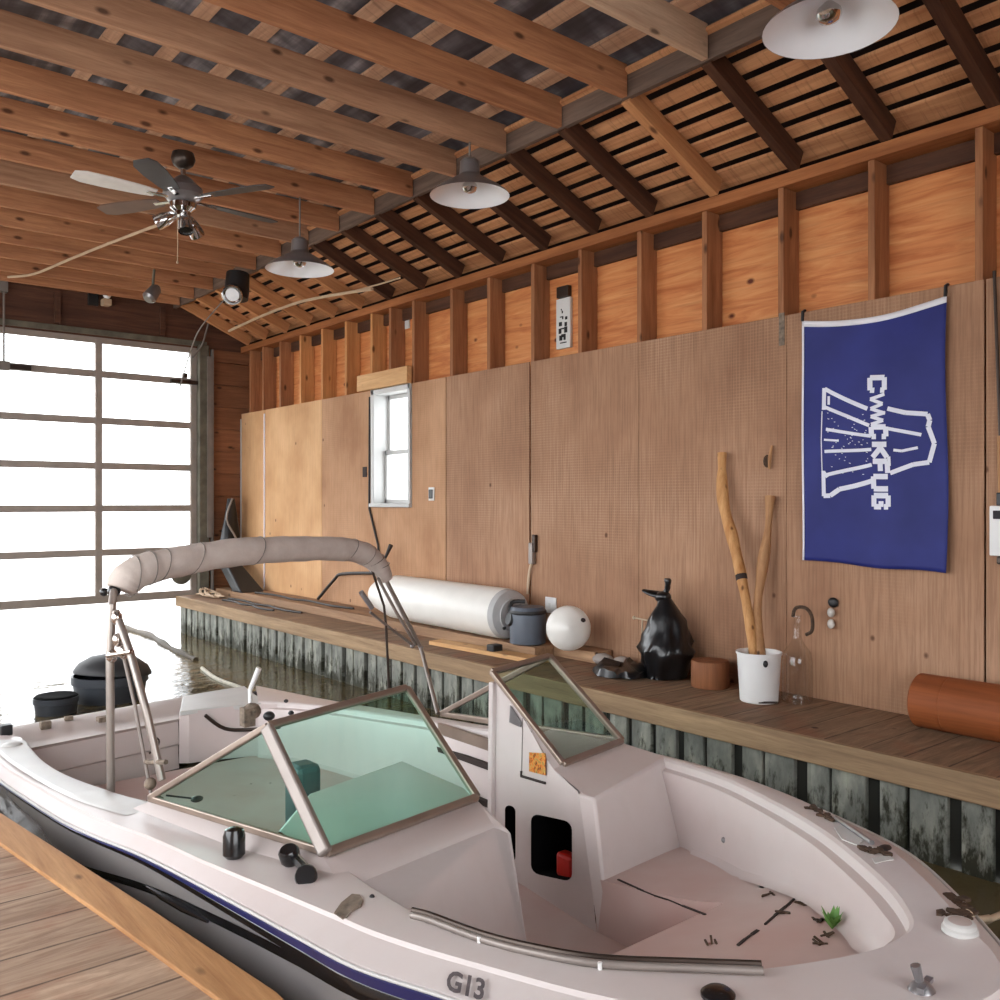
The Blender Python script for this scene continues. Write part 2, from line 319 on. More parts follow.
# ---------------------------------------------------------------- mesh building
class MB:
    def __init__(s): s.v = []; s.f = []; s.mi = []; s.cur = 0
    def add(s, verts, faces):
        o = len(s.v); s.v += [Vector(q) for q in verts]
        for f in faces: s.f.append(tuple(i + o for i in f)); s.mi.append(s.cur)
        return s
    def box(s, lo, hi):
        (a, b, c), (d, e, f) = lo, hi
        return s.add([(a, b, c), (d, b, c), (d, e, c), (a, e, c), (a, b, f), (d, b, f), (d, e, f), (a, e, f)],
                     [(0, 3, 2, 1), (4, 5, 6, 7), (0, 1, 5, 4), (1, 2, 6, 5), (2, 3, 7, 6), (3, 0, 4, 7)])
    def bar(s, p0, p1, w, h, up=(0, 0, 1)):
        p0, p1 = Vector(p0), Vector(p1); d = (p1 - p0).normalized(); u = Vector(up)
        side = d.cross(u); side = side.normalized() if side.length > 1e-4 else d.orthogonal().normalized()
        u = side.cross(d).normalized(); a, b = side * (w / 2), u * (h / 2)
        vs = [p + x for p in (p0, p1) for x in (-a - b, a - b, a + b, -a + b)]
        return s.add(vs, [(0, 1, 2, 3), (7, 6, 5, 4), (0, 4, 5, 1), (1, 5, 6, 2), (2, 6, 7, 3), (3, 7, 4, 0)])
    def tube(s, pts, r, seg=10, caps=True, flat=1.0):
        pts = [Vector(p) for p in pts]; n = len(pts)
        rs = r if isinstance(r, (list, tuple)) else [r] * n
        t0 = (pts[1] - pts[0]).normalized(); u = t0.orthogonal().normalized(); vs = []
        for i, p in enumerate(pts):
            t = (pts[min(i + 1, n - 1)] - pts[max(i - 1, 0)]).normalized()
            u = (u - t * u.dot(t)); u = u.normalized() if u.length > 1e-5 else t.orthogonal().normalized()
            w = t.cross(u)
            for k in range(seg):
                a = 2 * PI * k / seg; vs.append(p + u * (math.cos(a) * rs[i]) + w * (math.sin(a) * rs[i] * flat))
        fs = [(i * seg + k, i * seg + (k + 1) % seg, (i + 1) * seg + (k + 1) % seg, (i + 1) * seg + k) for i in range(n - 1) for k in range(seg)]
        if caps: fs += [tuple(reversed(range(seg))), tuple(range((n - 1) * seg, n * seg))]
        return s.add(vs, fs)
    def lathe(s, prof, o=(0, 0, 0), axis=(0, 0, 1), seg=32, caps=True):
        o = Vector(o); ax = Vector(axis).normalized(); u = ax.orthogonal().normalized(); w = ax.cross(u); vs = []
        for r, z in prof:
            for k in range(seg):
                a = 2 * PI * k / seg; vs.append(o + ax * z + u * (r * math.cos(a)) + w * (r * math.sin(a)))
        n = len(prof)
        fs = [(i * seg + k, i * seg + (k + 1) % seg, (i + 1) * seg + (k + 1) % seg, (i + 1) * seg + k) for i in range(n - 1) for k in range(seg)]
        if caps: fs += [tuple(reversed(range(seg))), tuple(range((n - 1) * seg, n * seg))]
        return s.add(vs, fs)
    def loft(s, rows, closed=False):
        n, m = len(rows), len(rows[0]); vs = [p for r in rows for p in r]
        mm = m if closed else m - 1
        return s.add(vs, [(i * m + k, i * m + (k + 1) % m, (i + 1) * m + (k + 1) % m, (i + 1) * m + k) for i in range(n - 1) for k in range(mm)])
    def poly(s, pts): return s.add(pts, [tuple(range(len(pts)))])
    def slab(s, pts, thick):
        """polygon extruded along the vector thick"""
        n = len(pts); t = Vector(thick); vs = [Vector(p) for p in pts] + [Vector(p) + t for p in pts]
        return s.add(vs, [tuple(reversed(range(n))), tuple(range(n, 2 * n))] + [(i, (i + 1) % n, n + (i + 1) % n, n + i) for i in range(n)])
    def holed(s, outer, holes, thick=None):
        loops = [[Vector(p) for p in outer]] + [[Vector(p) for p in h] for h in holes]
        vs = [p for l in loops for p in l]; s.add(vs, [tuple(t) for t in tessellate_polygon(loops)])
        return s
    def ball(s, c, r, seg=16, rings=10, sq=(1, 1, 1)):
        c = Vector(c); rows = []
        for i in range(rings + 1):
            t = PI * i / rings
            rows.append([c + Vector((r * sq[0] * math.sin(t) * math.cos(2 * PI * k / seg), r * sq[1] * math.sin(t) * math.sin(2 * PI * k / seg), -r * sq[2] * math.cos(t))) for k in range(seg)])
        return s.loft(rows, True)
    def build(s, name, mat, parent=None, smooth=40, bevel=0, sub=0, recalc=True, solid=0):
        me = bpy.data.meshes.new(name); off = Vector((0, 0, 0))
        if parent is not None: off = world_loc(parent)
        me.from_pydata([tuple(v - off) for v in s.v], [], s.f)
        mats = mat if isinstance(mat, list) else [mat]
        for m_ in mats: me.materials.append(m_)
        if len(mats) > 1: me.polygons.foreach_set('material_index', s.mi)
        bm = bmesh.new(); bm.from_mesh(me)
        bmesh.ops.remove_doubles(bm, verts=bm.verts, dist=1e-5)
        if recalc: bmesh.ops.recalc_face_normals(bm, faces=bm.faces)
        bm.to_mesh(me); bm.free()
        if smooth: me.shade_smooth(); me.set_sharp_from_angle(angle=math.radians(smooth))
        o = bpy.data.objects.new(name, me); C.objects.link(o)
        if parent is not None: o.parent = parent
        if bevel:
            b = o.modifiers.new('edge', 'BEVEL'); b.width = bevel; b.segments = 2; b.limit_method = 'ANGLE'; b.angle_limit = math.radians(40)
        if solid:
            q = o.modifiers.new('wall', 'SOLIDIFY'); q.thickness = solid; q.offset = 0
        if sub: q = o.modifiers.new('smooth', 'SUBSURF'); q.levels = sub; q.render_levels = sub
        return o
def world_loc(o):
    l = Vector(o.location)
    while o.parent is not None: o = o.parent; l = l + Vector(o.location)
    return l
def tag(o, label=None, cat=None, group=None, kind=None):
    if label: o['label'] = label
    if cat: o['category'] = cat
    if group: o['group'] = group
    if kind: o['kind'] = kind
    return o
def thing(name, loc, label, cat, group=None):
    o = bpy.data.objects.new(name, None); o.empty_display_size = .1; o.location = loc; C.objects.link(o); return tag(o, label, cat, group)
def struct(o, label=None, cat=None): return tag(o, label, cat, None, 'structure')
def beam(name, p0, p1, w, h, mat, up=(0, 0, 1), bevel=.004):
    """a timber from p0 to p1; its local X runs along the grain"""
    p0, p1 = Vector(p0), Vector(p1); L = (p1 - p0).length; d = (p1 - p0) / L
    y = Vector(up).cross(d); y = y.normalized() if y.length > 1e-4 else d.orthogonal().normalized(); z = d.cross(y)
    b = MB().box((0, -w / 2, -h / 2), (L, w / 2, h / 2)).build(name, mat, None, 0, bevel)
    b.matrix_world = Matrix((d, y, z)).transposed().to_4x4(); b.location = p0
    return b
def spline(pts, k=6):
    P = [Vector(p) for p in pts]; out = []
    for i in range(len(P) - 1):
        a, b, c, d = P[max(i - 1, 0)], P[i], P[i + 1], P[min(i + 2, len(P) - 1)]
        for j in range(k):
            t = j / k
            out.append(.5 * ((2 * b) + (c - a) * t + (2 * a - 5 * b + 4 * c - d) * t * t + (3 * b - a - 3 * c + d) * t ** 3))
    out.append(P[-1]); return out
def text_verts(body, bold=.02, extrude=0):
    cu = bpy.data.curves.new('lettering', 'FONT'); cu.body = body; cu.size = 1; cu.offset = bold; cu.resolution_u = 3
    o = bpy.data.objects.new('lettering', cu); C.objects.link(o); bpy.context.view_layer.update()
    me = bpy.data.meshes.new_from_object(o.evaluated_get(bpy.context.evaluated_depsgraph_get()))
    v = [tuple(q.co) for q in me.vertices]; f = [tuple(q.vertices) for q in me.polygons]
    bpy.data.objects.remove(o); bpy.data.curves.remove(cu); bpy.data.meshes.remove(me)
    x0 = min(q[0] for q in v); x1 = max(q[0] for q in v); y0 = min(q[1] for q in v); y1 = max(q[1] for q in v)
    return [((q[0] - x0) / (x1 - x0), (q[1] - y0) / (y1 - y0)) for q in v], f
ORD = 'first second third fourth fifth sixth seventh eighth ninth tenth eleventh twelfth thirteenth fourteenth fifteenth sixteenth seventeenth eighteenth nineteenth twentieth'.split()

# ================================================================= THE SETTING
YE = 11.75                     # end wall with the garage door
LX = -1.3                      # left wall
# water
w = MB().poly([(.42, -2, WATER), (4.27, -2, WATER), (4.27, 11.75, WATER), (.42, 11.75, WATER)]).poly([(-40, 11.75, WATER), (.42, 11.75, WATER), (4.27, 11.75, WATER), (60, 11.75, WATER), (60, 90, WATER), (-40, 90, WATER)]).build('water', M['water'], None, 0)
tag(w, 'rippled olive water filling the boat slip under the boat', 'water', None, 'stuff')

struct(MB().box((-40, -14, -.5), (-1.45, 11.6, -.25)).build('ground', M['ground'], None, 0), 'unseen pale ground added outside the left wall to bounce daylight', 'ground')  # out of view, added to bounce sky light up to the ceiling
# right wall: sheathing behind the studs with the window opening
WY0, WY1, WZ0, WZ1 = 7.585, 8.335, 1.215, 2.465
XS = 5.30
m = MB()
m.box((XS, -2.0, -.6), (XS + .03, WY0, 3.42)); m.box((XS, WY1, -.6), (XS + .03, YE + .1, 3.42)); m.box((XS + .25, -2.1, 3.1), (XS + .3, YE + .1, 3.7)); m.box((XS + .02, -2.1, 3.1), (XS + .28, YE + .1, 3.15))
m.box((XS, WY0, -.6), (XS + .03, WY1, WZ0)); m.box((XS, WY0, WZ1), (XS + .03, WY1, 3.42))
struct(m.build('wall_right', M['sheath'], None, 0), 'orange knotty plywood sheathing behind the right wall studs', 'wall')
# end wall
m = MB()
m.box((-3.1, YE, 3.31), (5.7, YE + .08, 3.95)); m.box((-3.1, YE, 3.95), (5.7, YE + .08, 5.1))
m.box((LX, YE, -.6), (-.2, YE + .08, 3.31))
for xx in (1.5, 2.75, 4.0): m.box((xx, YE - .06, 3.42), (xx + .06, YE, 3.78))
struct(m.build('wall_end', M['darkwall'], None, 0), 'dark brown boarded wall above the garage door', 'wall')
m = MB()
zz = -.45
while zz < 3.3:
    m.box((4.62, YE - .01, zz), (5.33, YE + .05, min(zz + .29, 3.31))); zz += .3
m.box((4.62, YE + .03, -.5), (5.33, YE + .08, 3.31))
struct(m.build('wall_end_side', M['orangewall'], None, 0, .004), 'orange brown board wall between garage door and right corner', 'wall')
# unseen left and rear walls, their openings added to let in daylight
m = MB()
m.box((LX - .1, -2.0, -.6), (LX, YE, .3)); m.box((LX - .1, -2.0, 3.0), (LX, YE, 3.78))
m.box((LX - .1, -2, .3), (LX, 1.3, 3.0))  # bay kept solid to dim the daylight on the near right side
for y0 in (1.2, 5.0, 8.6, 11.3): m.box((LX - .1, y0, .3), (LX, y0 + .35, 3.0))
struct(m.build('wall_left', M['orangewall'], None, 0), 'unseen left boathouse wall with wide openings added for daylight', 'wall')
m = MB(); m.box((-1.4, -2.1, -.6), (5.3, -2.0, .5)); m.box((-1.4, -2.1, 3.0), (5.3, -2.0, 5.1)); m.box((2.2, -2.1, .5), (5.3, -2.0, 3.0))
struct(m.build('wall_back', M['orangewall'], None, 0), 'rear boathouse wall behind the boat bow, opening added for daylight', 'wall')

# roof: lower slope of spaced boards over the rafters, then upper slope to the ridge
HX, HZ = 4.17, 3.79            # header line
PX, PZ = 5.1, 3.385            # plate line
sl = (HZ - PZ) / (HX - PX)
def slope_z(x, off=0): return PZ + (x - PX) * sl + off
RT = .145
m = MB(); n_b = 8; run = PX + .15 - HX
for i in range(n_b):
    x0 = HX - .02 + i * run / n_b; x1 = x0 + run / n_b * (.54 if i < n_b - 1 else 1.1)
    m.add([(x0, -2, slope_z(x0, RT)), (x1, -2, slope_z(x1, RT)), (x1, YE, slope_z(x1, RT)), (x0, YE, slope_z(x0, RT)),
           (x0, -2, slope_z(x0, RT + .02)), (x1, -2, slope_z(x1, RT + .02)), (x1, YE, slope_z(x1, RT + .02)), (x0, YE, slope_z(x0, RT + .02))],
          [(0, 3, 2, 1), (4, 5, 6, 7), (0, 1, 5, 4), (1, 2, 6, 5), (2, 3, 7, 6), (3, 0, 4, 7)])
struct(m.build('ceiling', M['roofboard'], None, 0), 'spaced orange boards of the sloping roof above the rafters', 'ceiling')
m = MB().slab([(HX - .1, -2.1, slope_z(HX - .1, RT + .16)), (PX + .62, -2.1, slope_z(PX + .5, RT + .16)), (PX + .5, YE + .1, slope_z(PX + .5, RT + .16)), (HX - .1, YE + .1, slope_z(HX - .1, RT + .16))], (0, 0, .03))
struct(m.build('ceiling_felt', M['gapdark'], None, 0), 'dark underlay seen in the gaps of the lower roof boards', 'ceiling')
RX, RZ = 1.9, 4.75
U0 = slope_z(HX, RT) + .05
us = (RZ - U0) / (RX - HX)
def up_z(x, off=0): return (U0 + (x - HX) * us if x > RX else RZ - (RX - x) * -us) + off
m = MB(); x = HX - .12; i = 0
while x > RX:
    x0, x1 = x - .095, x
    m.add([(x0, -2, up_z(x0)), (x1, -2, up_z(x1)), (x1, YE, up_z(x1)), (x0, YE, up_z(x0)), (x0, -2, up_z(x0, .02)), (x1, -2, up_z(x1, .02)), (x1, YE, up_z(x1, .02)), (x0, YE, up_z(x0, .02))],
          [(0, 3, 2, 1), (4, 5, 6, 7), (0, 1, 5, 4), (1, 2, 6, 5), (2, 3, 7, 6), (3, 0, 4, 7)])
    x -= .33; i += 1
struct(m.build('ceiling_strips', M['roofstrip'], None, 0), 'pale battens under the dark upper roof', 'ceiling')
m = MB().slab([(HX + .05, -2.1, up_z(HX + .05, .03)), (HX + .05, YE + .1, up_z(HX + .05, .03)), (RX, YE + .1, RZ + .03), (RX, -2.1, RZ + .03)], (0, 0, .03))
m.slab([(RX, -2.1, RZ + .03), (RX, YE + .1, RZ + .03), (LX - 1.6, YE + .1, 3.86), (LX - 1.6, -2.1, 3.86)], (0, 0, .03))  # wide left eave, unseen, added to cut off light from the high sky
struct(m.build('ceiling_sheet', M['darkroof'], None, 0), 'dark grey roofing above the ceiling joists', 'ceiling')

# garage door (raised frame of glazed panels)
door = struct(thing('door_1', (2.2, YE + .04, .02), 'grey framed glazed sectional garage door at the far end', 'garage door'))
cols = [-.12, 1.02, 2.14, 3.27, 4.46]; rails = [.06, .64, 1.19, 1.72, 2.28, 2.86, 3.29]
for k, zz in enumerate(rails):
    h = .085 if 0 < k < 6 else .1
    MB().box((-.2, YE + .02, zz - h / 2), (4.5, YE + .07, zz + h / 2)).build('rail', M['doorframe'], door, 0, .006)
for xx in cols:
    MB().box((xx - .04, YE + .015, .06), (xx + .04, YE + .075, 3.29)).build('stile', M['doorframe'], door, 0, .006)
for a, b in zip(cols, cols[1:]):
    for c, d in zip(rails, rails[1:]):
        if b > 2.0: MB().box((a + .03, YE + .04, c + .03), (b - .03, YE + .045, d - .03)).build('pane', M['clearglass'], door, 0)
m = MB().tube([(2.2, YE - .08, 3.82), (2.2, YE - .08, 2.88)], .012, 8); m.box((2.15, YE - .1, 2.8), (2.26, YE, 2.9)); m.box((2.14, YE - .1, 3.7), (2.24, YE, 3.86))
m.build('lift_cable', M['cablegrey'], door, 0)
m = MB(); m.box((2.1, YE - .02, 2.82), (2.5, YE + .02, 2.88)); m.box((4.15, YE - .03, 2.82), (4.5, YE + .02, 2.87)); m.box((4.3, YE - .03, 2.9), (4.36, YE + .02, 2.96))
m.build('hinge', M['darkmetal'], door, 0)
m = MB().lathe([(.06, 0), (.13, .01), (.13, .03), (.05, .04)], (4.28, YE - .0, .32), (0, -1, 0), 20); m.build('vent', M['jamb'], door)
struct(MB().box((4.5, YE - .08, -.45), (4.63, YE + .08, 3.35)).build('trim_1', M['jamb'], None, 0, .01), 'grey green weathered jamb right of the garage door', 'door jamb')
m = MB().box((4.66, YE - .09, -.02), (4.69, YE - .03, 3.3)); m.box((4.6, YE - .1, .8), (4.66, YE - .04, 3.2))
struct(m.build('trim_2', M['cablegrey'], None, 0, .004), 'steel guide track beside the garage door jamb', 'door track')
struct(MB().box((-.25, YE - .03, 3.33), (4.62, YE, 3.4)).build('trim_3', M['jamb'], None, 0, .005), 'grey head trim over the garage door', 'trim')

# window in the right wall
win = struct(thing('window_1', (WALL, (WY0 + WY1) / 2, WZ0), 'small white sash window between the wall sheets', 'window'))
m = MB(); x0, x1 = WALL - .02, XS + .03
for lo, hi in (((x0, WY0, WZ0), (x1, WY0 + .045, WZ1)), ((x0, WY1 - .06, WZ0), (x1, WY1, WZ1)), ((x0, WY0, WZ1 - .05), (x1, WY1, WZ1)), ((x0 - .02, WY0 - .01, WZ0), (x1, WY1 + .01, WZ0 + .04))): m.box(lo, hi)
m.build('window_frame', M['window_white'], win, 0, .005)
zm = 1.8
m = MB()
for (a, b, xx) in ((zm - .02, WZ1 - .05, XS - .01), (WZ0 + .04, zm + .02, XS - .05)):
    y0, y1 = WY0 + .045, WY1 - .06
    for lo, hi in (((xx - .03, y0, a), (xx, y0 + .04, b)), ((xx - .03, y1 - .04, a), (xx, y1, b)), ((xx - .03, y0, a), (xx, y1, a + .045)), ((xx - .03, y0, b - .045), (xx, y1, b))): m.box(lo, hi)
m.build('sash', M['window_white'], win, 0, .004)
MB().box((XS - .03, WY0 + .05, zm), (XS - .026, WY1 - .06, WZ1 - .06)).box((XS - .07, WY0 + .05, WZ0 + .05), (XS - .066, WY1 - .06, zm)).build('pane', M['clearglass'], win, 0)
b = beam('window_header_board', (WALL - .035, 8.55, 2.555), (WALL - .035, 7.57, 2.555), .06, .17, M['newboard'])
tag(b, 'fresh yellow board fixed above the small window', 'board')

# top plate, studs, wall sheets
b = beam('top_plate', (PX + .10, YE, 3.345), (PX + .10, -2, 3.345), .2, .08, M['plate']); tag(b, 'long orange brown top plate along the head of the right wall', 'wall plate')
sy = [.91, 1.52, 2.133, 2.745, 3.359, 3.969, 4.574, 5.206, 5.779, 6.381, 6.948, 7.596, 8.03, 8.40, 8.95, 9.5, 10.05, 10.6, 11.1, 11.5]
vis = [y for y in sy if y > 2]
for y in sy:
    pale = y in (8.40, 9.5, 8.95, 10.05)
    bot = 2.47 if y == 8.03 else .05
    b = beam('stud', (PX + .105, y - .02, bot), (PX + .105, y - .02, 3.305), .18, .042, M['stud_pale'] if pale else M['stud'], (0, 1, 0))
    k = len(vis) - 1 - vis.index(y) if y in vis else None
    tag(b, f'{"pale new" if pale else "brown"} wall stud, {ORD[k]} counted from the garage door corner' if k is not None else 'brown wall stud beyond the flag near the bow', 'stud', 'studs along the right wall')
b = beam('plate_blocking', (XS - .022, YE, 3.245), (XS - .022, -2, 3.245), .04, .115, M['rafter'])
tag(b, 'dark set back board under the top plate, behind the stud tops', 'blocking')
sheets = [(10.99, 11.72, 'ply', 'narrow yellow plywood sheet in the corner by the garage door'), (9.46, 10.98, 'ply', 'wide yellow plywood sheet, second from the garage door corner'),
          (8.34, 9.45, 'hard_mid', 'tan panel sheet directly on the garage door side of the small window'), (5.785, 6.985, 'hard', 'brown hardboard sheet behind the white tank, dark joints on both sides'),
          (4.545, 5.765, 'hard', 'brown hardboard sheet behind the white ball tank'), (3.29, 4.542, 'hard', 'brown hardboard sheet behind the black bag'),
          (2.08, 3.287, 'hard', 'brown hardboard sheet behind the blue flag'), (.8, 2.07, 'hard', 'brown hardboard sheet behind the white box at the photo edge')]
for y0, y1, mt, lab in sheets:
    o = MB().box((WALL, y0, DOCK), (WALL + .012, y1, 2.47)).build('hardboard_sheet' if mt == 'hard' else 'plywood_sheet', M[mt], None, 0, .002)
    tag(o, lab, 'wall sheet', 'sheets lining the right wall')
m = MB().slab([(WALL, 6.998, DOCK), (WALL, 8.338, DOCK), (WALL, 8.338, WZ0 - .003), (WALL, WY0 - .012, WZ0 - .003), (WALL, WY0 - .012, 2.47), (WALL, 6.998, 2.47)], (.012, 0, 0))
tag(m.build('hardboard_sheet', M['hard_mid'], None, 0), 'tan panel sheet cut around the small window with a wall outlet', 'wall sheet', 'sheets lining the right wall')
tag(MB().box((WALL - .012, 10.98, .1), (WALL - .001, 11.0, 2.42)).build('joint_strip', M['hem'], None, 0), 'pale vertical strip over the joint of the yellow plywood sheets', 'strip')
tag(MB().box((WALL - .012, 11.71, .1), (WALL - .001, 11.735, 2.4)).build('joint_strip', M['window_white'], None, 0), 'white vertical strip at the garage door end of the plywood', 'strip')
tag(MB().box((WALL - .005, 3.3, 2.28), (WALL, 3.34, 2.49)).build('metal_strap', M['rust'], None, 0), 'short speckled metal strap at the top joint left of the flag', 'strap')

# header, joists, rafters
b = beam('roof_header', (HX + .03, YE, HZ + .10), (HX + .03, -2, HZ + .10), .04, .2, M['header']); tag(b, 'long grey header board where the joists meet the rafters', 'header')
jy = [1.4, 2.1, 2.62, 3.215, 3.83, 4.42, 5.0, 5.6, 6.2, 6.8, 7.42, 8.02, 8.62, 9.22, 9.82, 10.42, 11.02, 11.5]
for i, y in enumerate(jy):
    mt = 'pale_joist' if y == 3.215 else ('joist_old' if y in (5.0, 5.6, 8.02) else 'joist')
    b = beam('joist', (HX, y, HZ + .1), (LX, y, HZ + .1), .045, .2, M[mt])
    tag(b, f'{"pale" if mt == "pale_joist" else "greyed" if mt == "joist_old" else "reddish"} ceiling joist, {ORD[len(jy) - 1 - i]} counted from the garage door wall', 'joist', 'ceiling joists across the boathouse')
ry = [1.4, 2.03, 2.62, 3.225, 3.85, 4.43, 5.0, 5.584, 6.18, 6.78, 7.38, 7.98, 8.58, 9.18, 9.78, 10.38, 10.98, 11.5]
for i, y in enumerate(ry):
    pale = y == 3.85 or y > 8.5
    p0 = Vector((HX + .05, y, slope_z(HX + .05, .065))); p1 = Vector((PX + .02, y, slope_z(PX + .02, .065)))
    b = beam('rafter', p0, p1, .07, .13, M['rafter_pale'] if pale else M['rafter'])
    tag(b, f'{"pale new" if pale else "dark brown"} sloping rafter, {ORD[len(ry) - 1 - i]} counted from the garage door wall', 'rafter', 'rafters on the right slope')

# docks
BH = 4.24
m = MB(); m.box((BH, -2, DOCK - .04), (5.30, YE, DOCK))
struct(m.build('floor_right', M['dock_r'], None, 0), 'brown board dock along the right wall', 'dock')
struct(MB().box((BH - .03, -2, DOCK - .13), (BH + .01, YE, DOCK + .002)).build('trim_4', M['dock_fascia'], None, 0, .006), 'edge board along the right dock', 'dock edge')
m = MB(); y = -1.9
while y < YE - .1:
    wd = .155 + .03 * math.sin(y * 17); m.box((BH + .015 + .008 * math.sin(y * 31), y, -1.4), (BH + .06, y + wd, DOCK - .1)); y += .2
m.cur = 1; m.box((BH + .05, -2, -1.4), (BH + .1, YE, DOCK - .1))  # dark backing behind the gaps of the boards
struct(m.build('wall_bulkhead', [M['bulk'], M['gap_back']], None, 0, .006), 'row of stained upright boards under the right dock', 'bulkhead')
ed = [(1.03, -2.0), (1.03, 2.15), (.94, 2.84), (.76, 4.11), (.55, 5.6), (.5, YE)]
m = MB().slab([(x - .11, y, -.035) for x, y in ed] + [(LX, YE, -.035), (LX, -2, -.035)], (0, 0, .035))
struct(m.build('floor_left', M['dock_l'], None, 0), 'pale weathered board dock at the lower left', 'dock')
m = MB()
m.loft([[Vector((x - .12, y, .012)), Vector((x, y, .012)), Vector((x, y, -.13)), Vector((x - .12, y, -.13))] for x, y in ed], True)
struct(m.build('trim_5', M['dock_edge'], None, 0, .004), 'orange edge board along the left dock', 'dock edge')
m = MB()
for (x, y), (x2, y2) in zip(ed, ed[1:]): m.slab([(x - .09, y, -1.4), (x2 - .09, y2, -1.4), (x2 - .12, y2, -1.4), (x - .12, y, -1.4)], (0, 0, 1.36))
struct(m.build('wall_bulkhead_left', M['bulk'], None, 0), 'boards under the left dock', 'bulkhead')

# ================================================================= THE BOAT
boat = thing('motorboat', (1.95, 3.4, WATER), 'white open bow motorboat with dark hull moored in the slip', 'boat')
def zy(y):
    t = [(.5, .235), (1.3, .18), (2, .12), (3, .05), (4, -.02), (5, -.08), (6, -.115), (6.4, -.12)]
    if y <= t[0][0]: return t[0][1]
    for (a, b), (c, d) in zip(t, t[1:]):
        if y <= c: return b + (d - b) * (y - a) / (c - a)
    return t[-1][1]
ST = [((.90, 5.95), (1.15, 5.60)), ((.90, 5.3), (1.11, 5.2)), ((.908, 4.85), (1.09, 4.75)), ((.93, 4.3), (1.11, 4.35)), ((.952, 3.9), (1.17, 3.95)), ((.985, 3.6), (1.25, 3.6)),
      ((1.045, 3.2), (1.33, 3.2)), ((1.093, 2.6), (1.41, 2.6)), ((1.12, 2.2), (1.38, 2.2)), ((1.14, 1.93), (1.37, 1.93)), ((1.20, 1.67), (1.42, 1.65)), ((1.265, 1.38), (1.52, 1.38)),
      ((1.375, 1.10), (1.68, 1.2)), ((1.53, .88), (1.85, 1.10)), ((1.73, .74), (1.98, 1.05)), ((1.93, .68), (2.07, 1.04)), ((2.10, .74), (2.15, 1.05)), ((2.27, .88), (2.23, 1.10)),
      ((2.53, 1.11), (2.36, 1.22)), ((2.75, 1.34), (2.54, 1.43)), ((2.90, 1.58), (2.69, 1.63)), ((3.06, 1.91), (2.87, 1.93)), ((3.17, 2.3), (3.03, 2.28)), ((3.23, 2.75), (3.12, 2.72)),
      ((3.22, 3.2), (3.09, 3.2)), ((3.17, 3.7), (3.03, 3.7)), ((3.09, 4.5), (2.92, 4.5)), ((2.98, 5.3), (2.75, 5.3)), ((2.83, 6.25), (2.56, 5.62))]
KS = 4
Os = spline([(a[0], a[1], zy(a[1])) for a, b in ST], KS); Is = spline([(b[0], b[1], zy(b[1])) for a, b in ST], KS)
FB, FC = -.20, -.40            # bow seat level, cockpit sole
def fz(y):
    t = [(1.05, .10), (1.25, .085), (1.5, .03), (2.0, -.125), (2.42, -.19), (2.6, -.21)]
    if y <= t[0][0]: return t[0][1]
    for (a, b), (c, d) in zip(t, t[1:]):
        if y <= c: return b + (d - b) * (y - a) / (c - a)
    return t[-1][1]
def inward(o, i):
    d = Vector((i.x - o.x, i.y - o.y, 0)); return d.normalized(), d.length
rows, wall_rows, hull_rows, botl = [], [], [], []
for o, i in zip(Os, Is):
    d, L = inward(o, i); zi = i.z + .05; w1 = min(max(.045, min(.1, .045 + (2.9 - o.y) * .05)), L * .42)
    rows.append([o + Vector((0, 0, -.006)), o + d * .004 + Vector((0, 0, .004)), o + d * w1 * .92 + Vector((0, 0, .036)), o + d * w1 + Vector((0, 0, .046)),
                 Vector((o.x + d.x * (L * .75), o.y + d.y * (L * .75), zi + .004)), Vector((i.x - d.x * .012, i.y - d.y * .012, zi)), Vector((i.x, i.y, zi - .008)), Vector((i.x + d.x * .008, i.y + d.y * .008, zi - .034))])
    fl = fz(i.y) if i.y < 2.48 else FC
    q = Vector((i.x + d.x * .008, i.y + d.y * .008, zi - .034))
    wall_rows.append([q, q + d * .03 + Vector((0, 0, -.006)), q + d * .036 + Vector((0, 0, -.018)), q + d * .05 + (Vector((q.x, q.y, fl)) - q) * .6, Vector((q.x + d.x * .065, q.y + d.y * .065, fl + .02)), Vector((q.x + d.x * .085, q.y + d.y * .085, fl + .003)), Vector((q.x + d.x * .10, q.y + d.y * .10, fl))])
    cpt = Vector((1.95, min(max(o.y, 1.5), 6.0), 0)); t = cpt - o
    hr = []
    for f, z in ((.0, o.z - .002), (.002, o.z - .05), (.003, o.z - .08), (.008, o.z * .5 - .12), (.025, o.z * .25 - .22), (.07, WATER + .05), (.2, WATER - .1), (.45, WATER - .27), (1.0, WATER - .38)):
        hr.append(Vector((o.x + t.x * f, o.y + t.y * f, z)))
    hull_rows.append(hr)
hull = MB().loft(hull_rows); hull.poly([r[k] for r in (hull_rows[0],) for k in range(9)] + [r[k] for r in (hull_rows[-1],) for k in reversed(range(9))])
hull.build('hull', M['hull'], boat, 30)
def hull_at(idx, v):
    r = hull_rows[idx]; k = min(int(v), 7); return r[k].lerp(r[k + 1], v - k)
def outw(p): return Vector((p.x - 1.95, p.y - min(max(p.y, 1.5), 6), 0)).normalized()
def rail_h(p): return .010 + .048 * max(0, min(1, (4.0 - p.y) / 2.3)) ** 1.5
MB().loft([[r[0] + outw(r[0]) * e + Vector((0, 0, -z * rail_h(r[0]) + z0)) for e, z, z0 in ((0, 0, .002), (.012, 0, -.004), (.013, .5, 0), (.010, .55, 0))] for r in hull_rows]).build('rub_rail', M['navy'], boat, 30)
